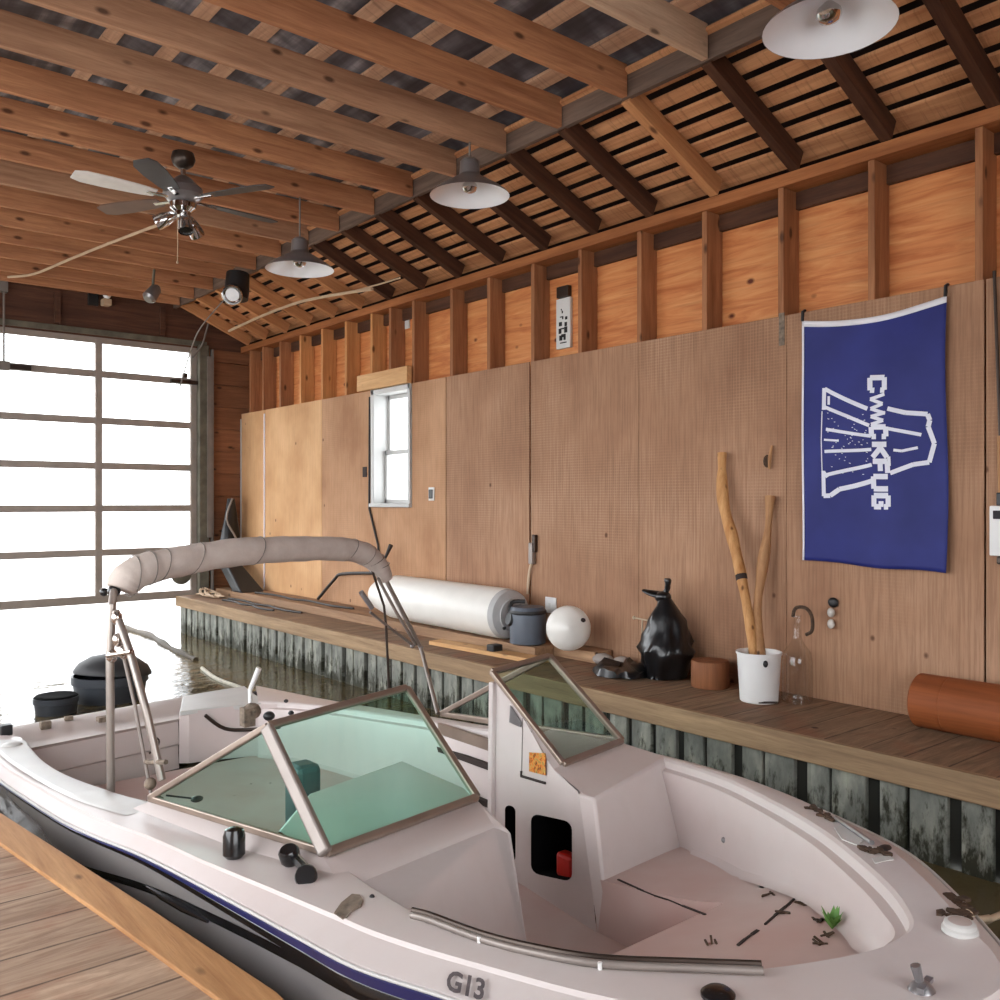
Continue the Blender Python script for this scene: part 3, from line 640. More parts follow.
MB().loft([[r[0] + outw(r[0]) * e + Vector((0, 0, -z * rail_h(r[0]) + z0)) for e, z, z0 in ((.010, .55, 0), (.0115, .6, 0), (.0115, 1.0, -.004), (0, 1.05, -.01))] for r in hull_rows]).build('rub_strip', M['black_gloss'], boat, 30)
MB().tube([r[0] + (Vector((r[0].x - 1.95, r[0].y - min(max(r[0].y, 1.5), 6), 0)).normalized() * .006) + Vector((0, 0, .002)) for r in hull_rows], .005, 8).build('rail_line', M['vinyl'], boat)
def hull_z(idx, z):
    r = hull_rows[idx]
    for a, b in zip(r, r[1:]):
        if b.z <= z <= a.z: return a.lerp(b, (a.z - z) / max(a.z - b.z, 1e-6)) + outw(a) * .004
    return r[0]
def lerp_tab(t, y):
    if y <= t[0][0]: return t[0][1]
    for (a, b), (c, d) in zip(t, t[1:]):
        if y <= c: return b + (d - b) * (y - a) / (c - a)
    return t[-1][1]
stripe = []
for k in range(len(hull_rows)):
    o = Os[k]
    if o.x < 1.6 and 1.5 < o.y < 3.85:
        dz = lerp_tab([(1.6, .05), (2.2, .052), (2.5, .062), (2.8, .075), (3.1, .09), (3.5, .12), (3.85, .15)], o.y); w_ = .012 if o.y > 3.7 else .028
        stripe.append([hull_z(k, o.z - dz), hull_z(k, o.z - dz - w_)])
MB().loft(stripe).build('hull_stripe', M['black_gloss'], boat, 30)
kk = [k for k in range(len(hull_rows)) if Os[k].x < 1.6 and 2.7 < Os[k].y < 3.25]
P = [hull_z(k, Os[k].z - .105 + .0 * k) for k in kk]; MB().tube([P[0]] + [q + Vector((-.006, 0, 0)) for q in P[1:-1]] + [P[-1]], [.004] + [.011] * (len(P) - 2) + [.005], 8).build('hull_vent', M['black_gloss'], boat)

deck_mb = MB().loft(rows); deck_mb.build('deck', M['gel'], boat, 18)
MB().loft(wall_rows).build('liner', M['gel_in'], boat, 34)
# floors
bl = sorted([(r[-1].y, r[-1].x) for r in wall_rows if r[-1].y < 2.5 and r[-1].x < 2.06]); br = sorted([(r[-1].y, r[-1].x) for r in wall_rows if r[-1].y < 2.5 and r[-1].x > 2.06])
def xat(L, y):
    if y <= L[0][0]: return L[0][1]
    for (a, b), (c, d) in zip(L, L[1:]):
        if y <= c: return b + (d - b) * (y - a) / max(c - a, 1e-6)
    return L[-1][1]
y0 = max(bl[0][0], br[0][0]) - .07; m = MB(); ys = [y0 + (1.86 - y0) * k / 14 for k in range(15)]
m.loft([[Vector((xat(bl, y) - .08 + (xat(br, y) - xat(bl, y) + .16) * k / 8, y, fz(y))) for k in range(9)] for y in ys])
ys = [1.86 + .6 * k / 6 for k in range(7)]
m.loft([[Vector((2.515 + (xat(br, y) + .08 - 2.515) * k / 4, y, fz(y))) for k in range(5)] for y in ys])
m.loft([[Vector((xat(bl, y) + (1.72 - xat(bl, y)) * k / 2, y, fz(y))) for k in range(3)] for y in ys])
m.loft([[Vector((2.515, y, fz(y))), Vector((2.515, y, FC))] for y in ys]); m.loft([[Vector((1.72, y, fz(y))), Vector((1.72, y, FC))] for y in ys])
m.poly([Vector((1.72, 1.86, fz(1.86))), Vector((2.515, 1.86, fz(1.86))), Vector((2.515, 1.86, FC)), Vector((1.72, 1.86, FC))])
SEAT = BVHTree.FromPolygons([v for v in m.v], m.f)
def on_seat(x, y, up=0):
    h = SEAT.ray_cast(Vector((0, 0, CAMZ)), Vector(ray(x, y)).normalized())
    return (h[0] + Vector((0, 0, up))) if h[0] is not None else on_z(x, y, -.1)
m.build('bow_seat', M['gel_floor'], boat, 30)
m = MB().poly([(1.62, 1.80, FC + .002), (2.56, 1.80, FC + .002), (2.56, 2.6, FC + .002), (3.0, 2.7, FC + .002), (2.95, 4.5, FC + .002), (2.66, 5.6, FC + .002), (1.15, 5.6, FC + .002), (1.15, 4.2, FC + .002), (1.4, 2.6, FC + .002), (1.62, 2.4, FC + .002)])
m.build('sole', M['gel_floor'], boat, 0)
# hatch seams on the bow seat
for pts in ([(618, 880), (640, 890), (655, 896), (668, 900), (682, 906), (705, 915)], [(738, 946), (745, 940), (752, 935), (758, 931)], [(765, 925), (775, 916), (786, 907), (797, 897)]):
    P = [on_seat(x, y, .002) for x, y in pts]; m = MB()
    for a, b_ in zip(P, P[1:]): m.bar(a, b_, .006 + .008 * random.random(), .004)
    m.build('hatch_seam', M['seam'], boat, 0)
# stern: ledge, inner transom wall, corner plate
tl0, tl1 = Vector((.94, 5.93, -.065)), Vector((2.27, 6.15, -.065)); li0, li1 = Vector((1.15, 5.58, -.115)), Vector((2.08, 5.74, -.115))
m = MB().loft([[tl0 + Vector((0, .03, -.05)), tl1 + Vector((0, .03, -.05))], [tl0, tl1], [tl0 + Vector((.02, -.06, 0)), tl1 + Vector((-.01, -.06, 0))], [tl0.lerp(li0, .5) + Vector((0, 0, -.02)), tl1.lerp(li1, .5) + Vector((0, 0, -.02))], [li0, li1], [li0 + Vector((0, .015, -.02)), li1 + Vector((0, .015, -.02))]])
m.build('transom', M['ledgegrey'], boat, 30)
m = MB().loft([[li0 + Vector((0, .015, -.02)), li1 + Vector((0, .015, -.02))], [li0 + Vector((0, .0, -.16)), li1 + Vector((0, .0, -.16))], [li0 + Vector((0, .02, -.175)), li1 + Vector((0, .02, -.175))], [li0 + Vector((0, .0, -.32)), li1 + Vector((0, 0, -.32))]])
m.loft([[Vector((2.08, 5.74, -.07)), Vector((2.13, 5.70, -.07)), Vector((2.2, 5.69, -.07)), Vector((2.5, 5.62, -.06)), Vector((2.64, 5.5, -.06))], [Vector((2.08, 5.74, FC)), Vector((2.13, 5.70, FC)), Vector((2.2, 5.69, FC)), Vector((2.5, 5.6, FC)), Vector((2.6, 5.5, FC))]])
m.build('aft_liner', M['gel_in'], boat, 30)
cp = [(2.25, 6.14), (2.5, 6.18), (2.72, 6.2), (2.66, 5.9), (2.62, 5.6), (2.5, 5.6), (2.36, 5.66), (2.22, 5.69), (2.07, 5.70)]
MB().slab([(x, y, -.09) for x, y in cp], (0, 0, .03)).build('corner_deck', M['vinyl'], boat, 0, .006)
MB().tube(spline([(2.22, 5.665, -.1), (2.34, 5.64, -.2), (2.5, 5.58, -.22), (2.64, 5.44, -.2)], 5), .012, 8).build('pocket_trim', M['darkmetal'], boat)
for lo, hi in (((1.3, 5.86, -.085), (1.36, 5.9, -.04)), ((1.62, 5.84, -.09), (1.7, 5.9, -.06)), ((1.45, 5.93, -.07), (1.5, 5.96, -.045))): MB().box(lo, hi).build('transom_fitting', M['rust'], boat, 0, .004)
MB().tube(spline([(1.86, 5.60, -.16), (1.9, 5.585, -.19), (1.88, 5.58, -.24), (1.84, 5.585, -.26)], 4), .006, 6).build('hook', M['darkmetal'], boat)
# near side coaming pad
pad_top = []
for k in range(0, 5 * KS + 1):
    o, i = Os[k], Is[k]; d, L = inward(o, i)
    e = .3 + .12 * (k / (5 * KS)); z = zy(i.y) + .052; th = .014 * min(1, (5 * KS - k) / 5)
    pad_top.append([Vector((o.x + d.x * L * e, o.y + d.y * L * e, z)), Vector((o.x + d.x * L * (e + .05), o.y + d.y * L * (e + .05), z + th)), Vector((i.x - d.x * .01, i.y - d.y * .01, z + th)), Vector((i.x + d.x * .006, i.y + d.y * .006, z + .002)), Vector((i.x + d.x * .01, i.y + d.y * .01, z - .05))])
MB().loft(pad_top[2:]).build('coaming_pad', M['vinyl'], boat, 50)
p = on_z(12, 746, -.03); MB().ball(p, .05, 14, 8, (1.1, 1, .45)).build('corner_cap', M['vinyl'], boat)
p = on_z(6, 735, -.06); MB().box(p - Vector((.03, .03, 0)), p + Vector((.03, .03, .06))).build('stern_cleat', M['black'], boat, 0, .006)

# near console: dash, riser, front face
DA, DB = Vector((1.36, 2.50, .158)), Vector((2.06, 2.62, .168))
C1, C2, C3 = Vector((1.335, 2.35, .128)), Vector((2.02, 2.485, .118)), Vector((2.056, 2.43, .108))
F1, F2 = Vector((1.34, 2.12, -.3)), Vector((2.13, 2.40, FC))
m = MB()
m.poly([DA, C1, C2, DB]); m.poly([DB, C2, C3])
G1 = Vector((1.345, 2.08, .14)); m.poly([C1, G1, F1, F2, C3, C2])
m.poly([DB, C3, F2, Vector((2.08, 2.70, FC)), Vector((2.06, 2.70, .15))])
dash = [DA, DB, on_z(462, 786, .15), on_z(402, 760, .15), on_z(309, 793, .15), on_z(278, 830, .15)]
m.poly([Vector((q.x, q.y, .15)) for q in dash])
for a_, b2 in zip(dash[1:], dash[2:]): m.poly([a_, b2, Vector((b2.x, b2.y, FC)), Vector((a_.x, a_.y, FC))])
m.build('helm_console', M['gel'], boat, 12, .012)
# small coaming under the near side glass
SAft = Vector((1.17, 3.54, .115))
MB().loft([[SAft + Vector((-.04, .08, -.04)), SAft + Vector((0, 0, .0)), SAft + Vector((.03, 0, 0))], [Vector((1.30, 2.50, .125)), Vector((1.36, 2.50, .158)), Vector((1.40, 2.52, .158))], [Vector((1.30, 2.30, .12)), Vector((1.335, 2.35, .126)), Vector((1.37, 2.40, .12))]]).build('side_coaming', M['gel'], boat, 60)
# far console
GA, GB = Vector((2.60, 2.735, .165)), Vector((3.06, 2.83, .165))
K1, K2 = Vector((2.505, 2.545, .118)), Vector((3.14, 2.63, .128))
K1b = Vector((2.535, 2.485, .105)); L1, L2 = Vector((2.515, 2.42, FB)), Vector((3.06, 2.47, FB))
m = MB()
m.poly([GA, K1, K1b, K2, GB]); m.poly([K1b, L1, L2, K2])
m.poly([K1, K1b, L1, Vector((2.515, 2.45, FC))])
m.poly([GB, GA, Vector((2.60, 3.17, .14)), Vector((3.05, 3.3, .14))])
m.poly([Vector((2.60, 3.17, .14)), Vector((3.05, 3.3, .14)), Vector((3.05, 3.3, FC)), Vector((2.60, 3.2, FC))])
a1_, a2_, a3_ = Vector((2.5205, 2.545, .118)), Vector((2.5435, 2.735, .165)), Vector((2.588, 3.1, .45))
m.poly([K1, GA, a2_, a1_]); m.poly([GA, Vector((2.585, 3.1, .452)), a3_, a2_])
m.build('passenger_console', M['gel'], boat, 12, .012)
# walkway face of the far console with its openings
fo, fd = Vector((2.51, 2.46, 0)), (Vector((2.60, 3.2, 0)) - Vector((2.51, 2.46, 0))).normalized()
fn = Vector((-fd.y, fd.x, 0))
if fn.x > 0: fn = -fn
def face_pt(px, py):
    r = Vector(ray(px, py)); o = Vector((0, 0, CAMZ)); t = (fo - o).dot(fn) / r.dot(fn); return o + r * t
def rrect(x0, y0, x1, y1, r, sh=0):
    out = []
    for cx, cy, a0 in ((x1 - r, y0 + r, -90), (x1 - r, y1 - r, 0), (x0 + r, y1 - r, 90), (x0 + r, y0 + r, 180)):
        for k in range(5):
            a = math.radians(a0 + k * 22.5); x = cx + r * math.cos(a); out.append((x, cy + r * math.sin(a) + sh * (x - x0)))
    return out
h1 = [face_pt(*p) for p in rrect(531, 813, 572, 873, 8, .22)]; h2 = [face_pt(*p) for p in rrect(505, 804.5, 515.5, 860, 5, .2)]
top = [Vector((2.515, 2.45, FC)), Vector((2.507, 2.54, .118)), Vector((2.585, 2.73, .165)), Vector((2.59, 2.80, .21)), Vector((2.585, 3.1, .45)), Vector((2.60, 3.185, .45)), Vector((2.60, 3.2, FC))]
top = [p - fn * ((p - fo).dot(fn)) for p in top]
m = MB().holed(top, [h1, h2])
m.build('walkway_panel', M['gel'], boat, 0)
MB().bar(top[-2] + fn * .005, top[-1] + fn * .005, .03, .04, (1, 0, 0)).build('corner_post', M['gel'], boat, 0, .006)
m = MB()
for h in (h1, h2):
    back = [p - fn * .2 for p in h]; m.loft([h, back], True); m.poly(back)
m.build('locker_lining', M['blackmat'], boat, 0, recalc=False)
a = face_pt(555, 881) - fn * .07; MB().box(a - Vector((.03, .05, .0)), a + Vector((.03, .05, .10))).build('red_bottle', M['red'], boat, 0, .015)['label'] = 'red plastic bottle in the console locker'
P = [face_pt(x, y) + fn * .006 for x, y in ((531, 752), (547, 753), (547, 775), (531, 771))]
MB().slab(P, fn * .004).build('gauge_sticker', M['gauge'], boat, 0)['label'] = 'small orange and green picture sticker'
P = [face_pt(x, y) + fn * .004 for x, y in ((522, 771), (522, 776), (546, 783))]
MB().tube(P, .006, 8).build('bracket', M['seam'], boat)
P = [face_pt(x, y) + fn * .002 for x, y in ((523, 718), (522, 771))]; MB().tube(P, .0015, 6).build('panel_seam', M['cablegrey'], boat)
P = [face_pt(x, y) + fn * .006 for x, y in ((512, 705), (523, 722), (522, 727), (511, 722))]; MB().slab(P, fn * .004).build('vent_plate', M['gunmetal'], boat, 0)

# windshields
def pane(par, pts, t=.004, mat='tintglass'):
    n = (Vector(pts[1]) - Vector(pts[0])).cross(Vector(pts[2]) - Vector(pts[0])).normalized()
    MB().slab(pts, n * t).build('glass', M[mat], par, 0)
def frame(par, pts, w=.028, d=.022, skip=()):
    n = (Vector(pts[1]) - Vector(pts[0])).cross(Vector(pts[2]) - Vector(pts[0])).normalized(); N = len(pts)
    for k in range(N):
        if k in skip: continue
        a, b_ = Vector(pts[k]), Vector(pts[(k + 1) % N])
        MB().bar(a, b_, w, d, n).build('frame_bar', M['alu'], par, 0, .005)
nBL, nTL, nTR, nBR = Vector((1.374, 2.513, .175)), Vector((1.355, 2.894, .50)), Vector((2.086, 3.135, .497)), Vector((2.05, 2.616, .18))
nSA = Vector((1.17, 3.545, .125))
ws = bpy.data.objects.new('windshield', None); C.objects.link(ws); ws.parent = boat; ws.location = (-.6, -.8, .6)
pane(ws, [nBL, nBR, nTR, nTL]); frame(ws, [nBL, nBR, nTR, nTL])
pane(ws, [nSA, nBL, nTL]); frame(ws, [nSA, nBL, nTL], .024, .022)
MB().bar(nBL + Vector((-.008, -.006, 0)), nTL + Vector((-.008, -.006, 0)), .045, .03, (-.7, -.7, 0)).build('corner_bar', M['alu_light'], ws, 0, .008)
fw = bpy.data.objects.new('windshield', None); C.objects.link(fw); fw.parent = boat; fw.location = (.8, -.6, .6)
fBL, fTL, fTR, fBR = Vector((2.60, 2.735, .175)), Vector((2.567, 3.167, .50)), Vector((3.054, 3.314, .50)), Vector((3.057, 2.825, .175))
fSA = Vector((3.115, 4.32, .02))
pane(fw, [fBL, fBR, fTR, fTL], mat='greyglass'); frame(fw, [fBL, fBR, fTR, fTL])
pane(fw, [fSA, fTR, fBR], mat='greyglass'); frame(fw, [fSA, fTR, fBR], .03, .026)
# helm wheel, seats, side gear seen through the glass
MB().box((2.42, 3.7, FC), (2.86, 4.3, -.24)).build('passenger_seat', M['vinyl'], boat, 0, .03)
p = on_z(311, 788, -.02); MB().box(p + Vector((-.07, .0, -.36)), p + Vector((.06, .14, .10))).build('seat_pad', M['seatdark'], boat, 0, .03)
p = on_z(197, 799, .1); m = MB().ball(p, .016, 10, 6, (1.6, 1, .8)); m.tube([p, p + Vector((-.1, .06, .02))], .004, 6); m.build('mirror', M['black'], boat)
p = on_x(335, 737, 2.86); m = MB().ball(p, .06, 12, 8, (.8, 1.3, .8)); m.tube([p, p + Vector((0, .12, .02))], .025, 8); m.build('float', M['faded_red'], boat)['label'] = 'faded red float'
p = on_x(392, 748, 2.93); MB().box(p - Vector((.02, .16, .1)), p + Vector((.03, .16, .06))).build('side_pocket', M['gunmetal'], boat, 0, .03)
p = on_x(478, 741, 2.95); MB().box(p - Vector((.01, .4, .03)), p + Vector((.012, .35, .03))).build('side_recess', M['alu'], boat, 0)
for (x, y) in ((450, 753), (475, 799)):
    p = on_x(x, y, 2.94); MB().box(p - Vector((.01, .55, .014)), p + Vector((.02, .35, .014))).build('side_slot', M['seam'], boat, 0)
# throttle lever on the far side deck
p = on_z(252, 716, -.02)
lev = MB(); lev.ball(p + Vector((0, 0, .03)), .055, 10, 7, (1, 1.1, .9)); lev.box(p - Vector((.07, .05, .05)), p + Vector((.0, .02, .06))); lev = lev.build('throttle', M['rust'], boat)
t0 = p + Vector((.0, .02, .05)); MB().tube([t0, on_x(250, 690, t0.x + .02), on_x(259, 668, t0.x + .06)], [.012, .014, .017], 10).build('lever', M['white'], lev)
for (x, y, r) in ((269, 716, .035), (286, 701, .015), (291, 713, .018)):
    q = on_z(x, y, -.0); MB().ball(q, r, 12, 8, (1, 1, .8)).build('knob', M['black'], boat)
DECK = BVHTree.FromPolygons([v for v in deck_mb.v], deck_mb.f)
def on_deck(x, y, up=0):
    h = DECK.ray_cast(Vector((0, 0, CAMZ)), Vector(ray(x, y)).normalized())
    return (h[0] + Vector((0, 0, up))) if h[0] is not None else on_z(x, y, .2)
# deck hardware
p = on_deck(234, 858); m = MB().lathe([(.024, 0), (.036, .012), (.036, .07), (.03, .09), (.012, .098)], p, (.05, .1, 1), 18); m.build('deck_light', M['black_gloss'], boat)
p = on_deck(292, 864); m = MB().lathe([(.02, 0), (.032, .02), (.033, .05), (.026, .06)], p + Vector((0, 0, .0)), (-.35, -.2, 1), 16)
q = on_deck(308, 878); m.lathe([(.016, 0), (.032, .012), (.034, .03), (.03, .038)], q, (-.55, -.6, .55), 18); m.tube([p + Vector((0, 0, .03)), q + Vector((0, 0, .02))], .016, 8); m.build('horn', M['black_gloss'], boat)
def patch(name, pix, z, mat, par, th=.004):
    return MB().slab([on_deck(x, y) for x, y in pix], (0, 0, th)).build(name, mat, par, 0)
def crumbs(name, pix, mat, par, size=.012, n=26):
    m = MB(); P = [on_deck(x, y) for x, y in pix]
    for k in range(n):
        t = random.random() * (len(P) - 1); i_ = int(t); c_ = P[i_].lerp(P[i_ + 1], t - i_) + Vector((random.gauss(0, .008), random.gauss(0, .008), .002))
        q = size * random.uniform(.5, 1.5); a = random.random() * 6.3; ring = [c_ + Vector((math.cos(a + j * 1.05) * q * random.uniform(.5, 1.2), math.sin(a + j * 1.05) * q * random.uniform(.5, 1.2), 0)) for j in range(6)]
        m.slab(ring, (0, 0, random.uniform(.003, .009)))
    return tag(m.build(name, mat, par, 0), None, None, None, 'stuff')
patch('chipped_plate', [(334, 914), (341, 904), (352, 895), (360, 896), (363, 901), (361, 907), (352, 912), (347, 918), (343, 920)], .158, M['rust'], boat)
p = on_deck(372, 897); MB().ball(p, .008, 8, 6).build('bolt', M['black'], boat)
rail = [(1.322, 2.03, .175), (1.335, 1.98, .197), (1.346, 1.915, .205), (1.364, 1.73, .221), (1.398, 1.58, .235), (1.464, 1.42, .249), (1.6, 1.25, .262), (1.687, 1.145, .27), (1.70, 1.13, .25)]
rl = spline([Vector(q) + Vector((0, 0, -.012)) for q in rail[1:-1]], 6)
MB().tube([q + Vector((-.004, -.004, -.004)) for q in rl], .0095, 10).build('grab_rail', M['alu_light'], boat)
MB().tube([q + Vector((.006, .008, .003)) for q in rl], .0075, 8).build('rail_line', M['darkmetal'], boat)  # dark tube paints the dark reflection along the steel grab rail
for k in (3, 5): p = Vector(rail[k]) + Vector((-.01, -.01, -.008)); MB().tube([p, p + Vector((0, 0, -.035))], .005, 8).build('rail_post', M['white'], boat)
# hull number
a, bdir, cup = on_deck(446, 993), on_deck(484, 1004), on_deck(450, 972)
ux, uy = (bdir - a), (cup - a)
nrm = ux.cross(uy).normalized(); nrm = nrm if nrm.z > 0 else -nrm
tv, tf = text_verts('G13', .03)
MB().add([a + ux * u_ + uy * v2 + nrm * .008 for u_, v2 in tv], tf).build('hull_number', M['letter_ink'], boat, 0)
# bow fittings
p = on_deck(960, 932); m = MB().lathe([(.04, 0), (.04, .01), (.035, .014), (.035, .022), (.03, .026)], p, (0, 0, 1), 28); m.build('bow_light', M['vinyl'], boat)
MB().lathe([(.029, .0255), (.02, .027)], p, (0, 0, 1), 20).build('bow_lens', M['ledgegrey'], boat)
p = on_deck(922, 990); m = MB().lathe([(.028, 0), (.02, .012), (.008, .02)], p, (0, 0, 1), 14); m.tube([p, p + Vector((-.008, .01, .05))], [.008, .011], 8); m.bar(p + Vector((-.03, -.01, .012)), p + Vector((.035, 0, .012)), .014, .01); m.build('bow_cleat', M['gunmetal'], boat)
p = on_deck(718, 996); MB().lathe([(.036, 0), (.036, .006), (.026, .014), (.008, .016)], p, (0, 0, 1), 24).build('fuel_cap', M['black_gloss'], boat)
p = on_z(705, 869, -.05); MB().ball(on_x(724, 840, 2.93), .012, 10, 6).build('drain', M['gunmetal'], boat)
# side cleats on the far bow deck with litter
for pix in ([(810, 807), (818, 812), (826, 818), (832, 822)], [(862, 850), (872, 853), (882, 853)], [(951, 898), (960, 906), (970, 914)], [(948, 916), (958, 916), (966, 917)]): crumbs('leaf_litter', pix, M['debris'], boat)
a, b_ = on_deck(836, 821, .01), on_deck(872, 846, .01); MB().tube([a, b_], .008, 8).build('side_rail', M['gunmetal'], boat)
p = on_deck(884, 849); MB().ball(p, .022, 10, 6, (1.6, .8, .5)).build('side_cleat', M['black'], boat)
patch('cleat_pad', [(872, 859), (889, 856), (894, 860), (875, 864)], .206, M['vinyl'], boat, .003)
patch('cleat_pad', [(834, 828), (846, 824), (866, 838), (858, 846), (842, 840)], .2, M['vinyl'], boat, .003)
# litter on the bow seat and the little plant
m = MB()
for k, (x, y) in enumerate(((805, 905), (818, 922), (824, 936), (712, 944), (820, 943), (786, 913), (770, 896))):
    p = on_seat(x, y, .004)
    for j in range(3):
        q = p + Vector((random.uniform(-.012, .012), random.uniform(-.012, .012), .0)); d = Vector((random.uniform(-1, 1), random.uniform(-1, 1), .1)).normalized() * .02
        m.bar(q - d, q + d, .006, .004)
m.build('seat_litter', M['debris'], boat, 0)
p = on_seat(832, 930, .002); m = MB()
for k in range(14):
    a = k * 2.4; d = Vector((math.cos(a) * .03, math.sin(a) * .03, .03 + .03 * random.random())); s_ = d.cross(Vector((0, 0, 1))).normalized() * .009
    m.poly([p, p + d * .6 + s_, p + d, p + d * .6 - s_])
seedl = m.build('weed', M['leaf'], None, 0, solid=.001); tag(seedl, 'small green weed growing at the tip of the bow seat', 'plant')

# bimini top: folded canvas roll, hoops and struts
bim = bpy.data.objects.new('bimini_top', None); C.objects.link(bim); bim.parent = boat; bim.location = (0, 1.0, .9)
def bp(px, py):        # vertical plane of the folded hoop
    n = Vector((-.21, 1, 0)).normalized(); o = Vector((0, 0, CAMZ)); r = Vector(ray(px, py)); q = Vector((1.25, 4.3, 0)); return o + r * ((q - o).dot(n) / r.dot(n))
rollp = spline([bp(*p) for p in ((122, 590), (128, 579), (146, 569), (172, 563), (230, 553), (290, 549), (340, 549), (364, 554), (379, 566), (386, 579))], 7)
rad = []
for k, p in enumerate(rollp):
    t = k / (len(rollp) - 1); r = .079 - .016 * t + .0015 * math.sin(k * 2.1) + .0015 * math.sin(k * .9 + 1)
    if t < .05: r *= .82 + t * 3
    if t > .85: r *= 1 - (t - .85) * 2.2
    rad.append(r)
m = MB().tube(rollp, rad, 24)
for i_, q in enumerate(m.v):
    nz = noise.noise(q * 7) * .004 + noise.noise(q * 26) * .0012; c_ = rollp[i_ // 24]; q += (q - c_).normalized() * nz
m.build('canvas_roll', M['canvas'], bim, 70)
m = MB()
for k in (9, 15, 19, 24, 31, 44, 50, 53, 56):
    c_ = rollp[k]; t = (rollp[k + 1] - rollp[k - 1]).normalized(); u = t.orthogonal().normalized(); u = (Vector((0, 0, 1)) - t * t.z).normalized(); w_ = t.cross(u); sk = random.uniform(.01, .06)
    m.tube([c_ + t * (sk * math.cos(a)) + (u * math.cos(a) + w_ * math.sin(a)) * (rad[k] + .001) for a in [2 * PI * j / 20 for j in range(21)]], .0028, 6, False)
m.build('tie_fold', M['cablegrey'], bim)
e0 = bp(114, 590); base1 = Vector((1.185, 4.28, -.25)); base2 = Vector((1.27, 3.78, .03))
mid = on_x(112, 658, 1.19)
MB().tube([on_x(111, 792, 1.19), on_x(110, 658, 1.19), on_x(112, 606, 1.2), e0], .0175, 12).build('hoop_pole', M['alu_grey'], bim)
MB().tube([on_x(162, 780, 1.275), on_x(147, 714, 1.24), on_x(131, 655, 1.2), on_x(116, 612, 1.2)], .0165, 12).build('hoop_pole', M['alu_grey'], bim)
MB().tube([base2 + Vector((0, .05, .02)), on_x(135, 706, 1.25), on_x(120, 640, 1.21)], .008, 8).build('strut', M['alu_light'], bim)
for q, r_ in ((e0 + Vector((0, 0, -.005)), .03), (on_x(104, 592, e0.x), .02)): MB().ball(q, r_, 14, 8).build('hinge_cap', M['black_gloss'], bim)
m = MB()
for (x, y) in ((112, 656), (118, 640), (124, 652), (117, 618)): m.ball(on_x(x, y, 1.195), .024, 10, 6, (1, 1, 1.3))
m.tube([on_x(108, 656, 1.17), on_x(132, 652, 1.19)], .011, 8); m.build('clamp', M['steel'], bim)
m = MB().ball(base2 + Vector((0, .06, .06)), .026, 10, 6); m.ball(base2, .03, 10, 6, (1.3, 1, .8)); m.tube([on_x(146, 762, 1.25), on_x(166, 762, 1.27)], .01, 8); m.build('mount_bracket', M['rust'], bim)
e1 = bp(386, 580); fb = Vector((3.10, 4.33, .0))
kn = bp(421, 648)
MB().tube([e1, bp(404, 615), kn, fb + Vector((0, 0, .02))], .0135, 10).build('hoop_pole', M['alu_grey'], bim)
MB().tube([bp(378, 578), bp(396, 612), bp(416, 645)], .010, 8).build('hoop_pole', M['alu_grey'], bim)
MB().tube([bp(372, 570), bp(384, 606), bp(386, 626), bp(389, 690)], .008, 8).build('strut', M['darkmetal'], bim)
MB().tube([bp(370, 612), bp(390, 628), bp(414, 646)], .009, 8).build('strut', M['alu_light'], bim)
m = MB().tube([bp(361, 592), bp(372, 608)], .016, 8); m.ball(bp(412, 646), .014, 8, 6); m.ball(kn, .016, 8, 6); m.build('clamp', M['gunmetal'], bim)

# ================================================================= HANGING THINGS
def pendant(D, drop, label):
    t = thing('pendant_lamp', D, label, 'pendant lamp', 'barn style pendant lamps'); R = .28
    prof = [(R, 0), (R * .97, .012), (R * .8, .05), (R * .45, .11), (R * .3, .135), (R * .26, .15)]
    x, y, z = D
    MB().lathe(prof, D, seg=40, caps=False).build('shade', M['gunmetal'], t, 50)
    MB().lathe([(R * .995, .001), (R * .95, .008), (R * .78, .045), (R * .43, .104), (R * .25, .125), (0.001, .127)], D, seg=40, caps=False).build('reflector', M['shade_in'], t, 50)
    MB().lathe([(R * .26, .145), (R * .24, .24), (R * .15, .262), (.012, .27)], D, seg=24).build('lamp_holder', M['gunmetal'], t, 40)
    MB().lathe([(.02, .11), (.05, .08), (.055, .055), (.04, .03), (.012, .02)], D, seg=20).build('bulb', M['chrome'], t)
    MB().tube([(x, y, z + .26), (x, y, z + drop)], .008, 8).build('cord', M['cablegrey'], t)
pendant(Vector((3.589, 2.104, 3.328)), .46, 'round white pendant lamp nearest the flag, cut by the photo top')
pendant(Vector((3.845, 4.99, 3.41)), .377, 'round pendant lamp hanging under a joist above the boat windshield')
pendant(Vector((3.46, 6.79, 3.19)), .598, 'round pendant lamp nearest the garage door, above the small window')

fan = thing('ceiling_fan', (2.37, 6.46, 3.79), 'ceiling fan with grey blades and chrome light heads over the stern', 'ceiling fan')
fx, fy = 2.37, 6.46
m = MB().lathe([(.02, 3.79), (.075, 3.785), (.085, 3.74), (.07, 3.70), (.03, 3.67)], (fx, fy, 0), seg=24); m.build('ceiling_canopy', M['darkmetal'], fan)
MB().lathe([(.02, 3.70), (.02, 3.58)], (fx, fy, 0), seg=14).build('downrod', M['chrome'], fan)
m = MB().lathe([(.03, 3.62), (.06, 3.60), (.10, 3.56), (.135, 3.53), (.14, 3.48), (.11, 3.44), (.05, 3.42)], (fx, fy, 0), seg=30); m.build('motor_housing', M['gunmetal'], fan)
MB().lathe([(.05, 3.425), (.095, 3.42), (.09, 3.385), (.055, 3.36), (.05, 3.33)], (fx, fy, 0), seg=26).build('switch_housing', M['chrome'], fan)
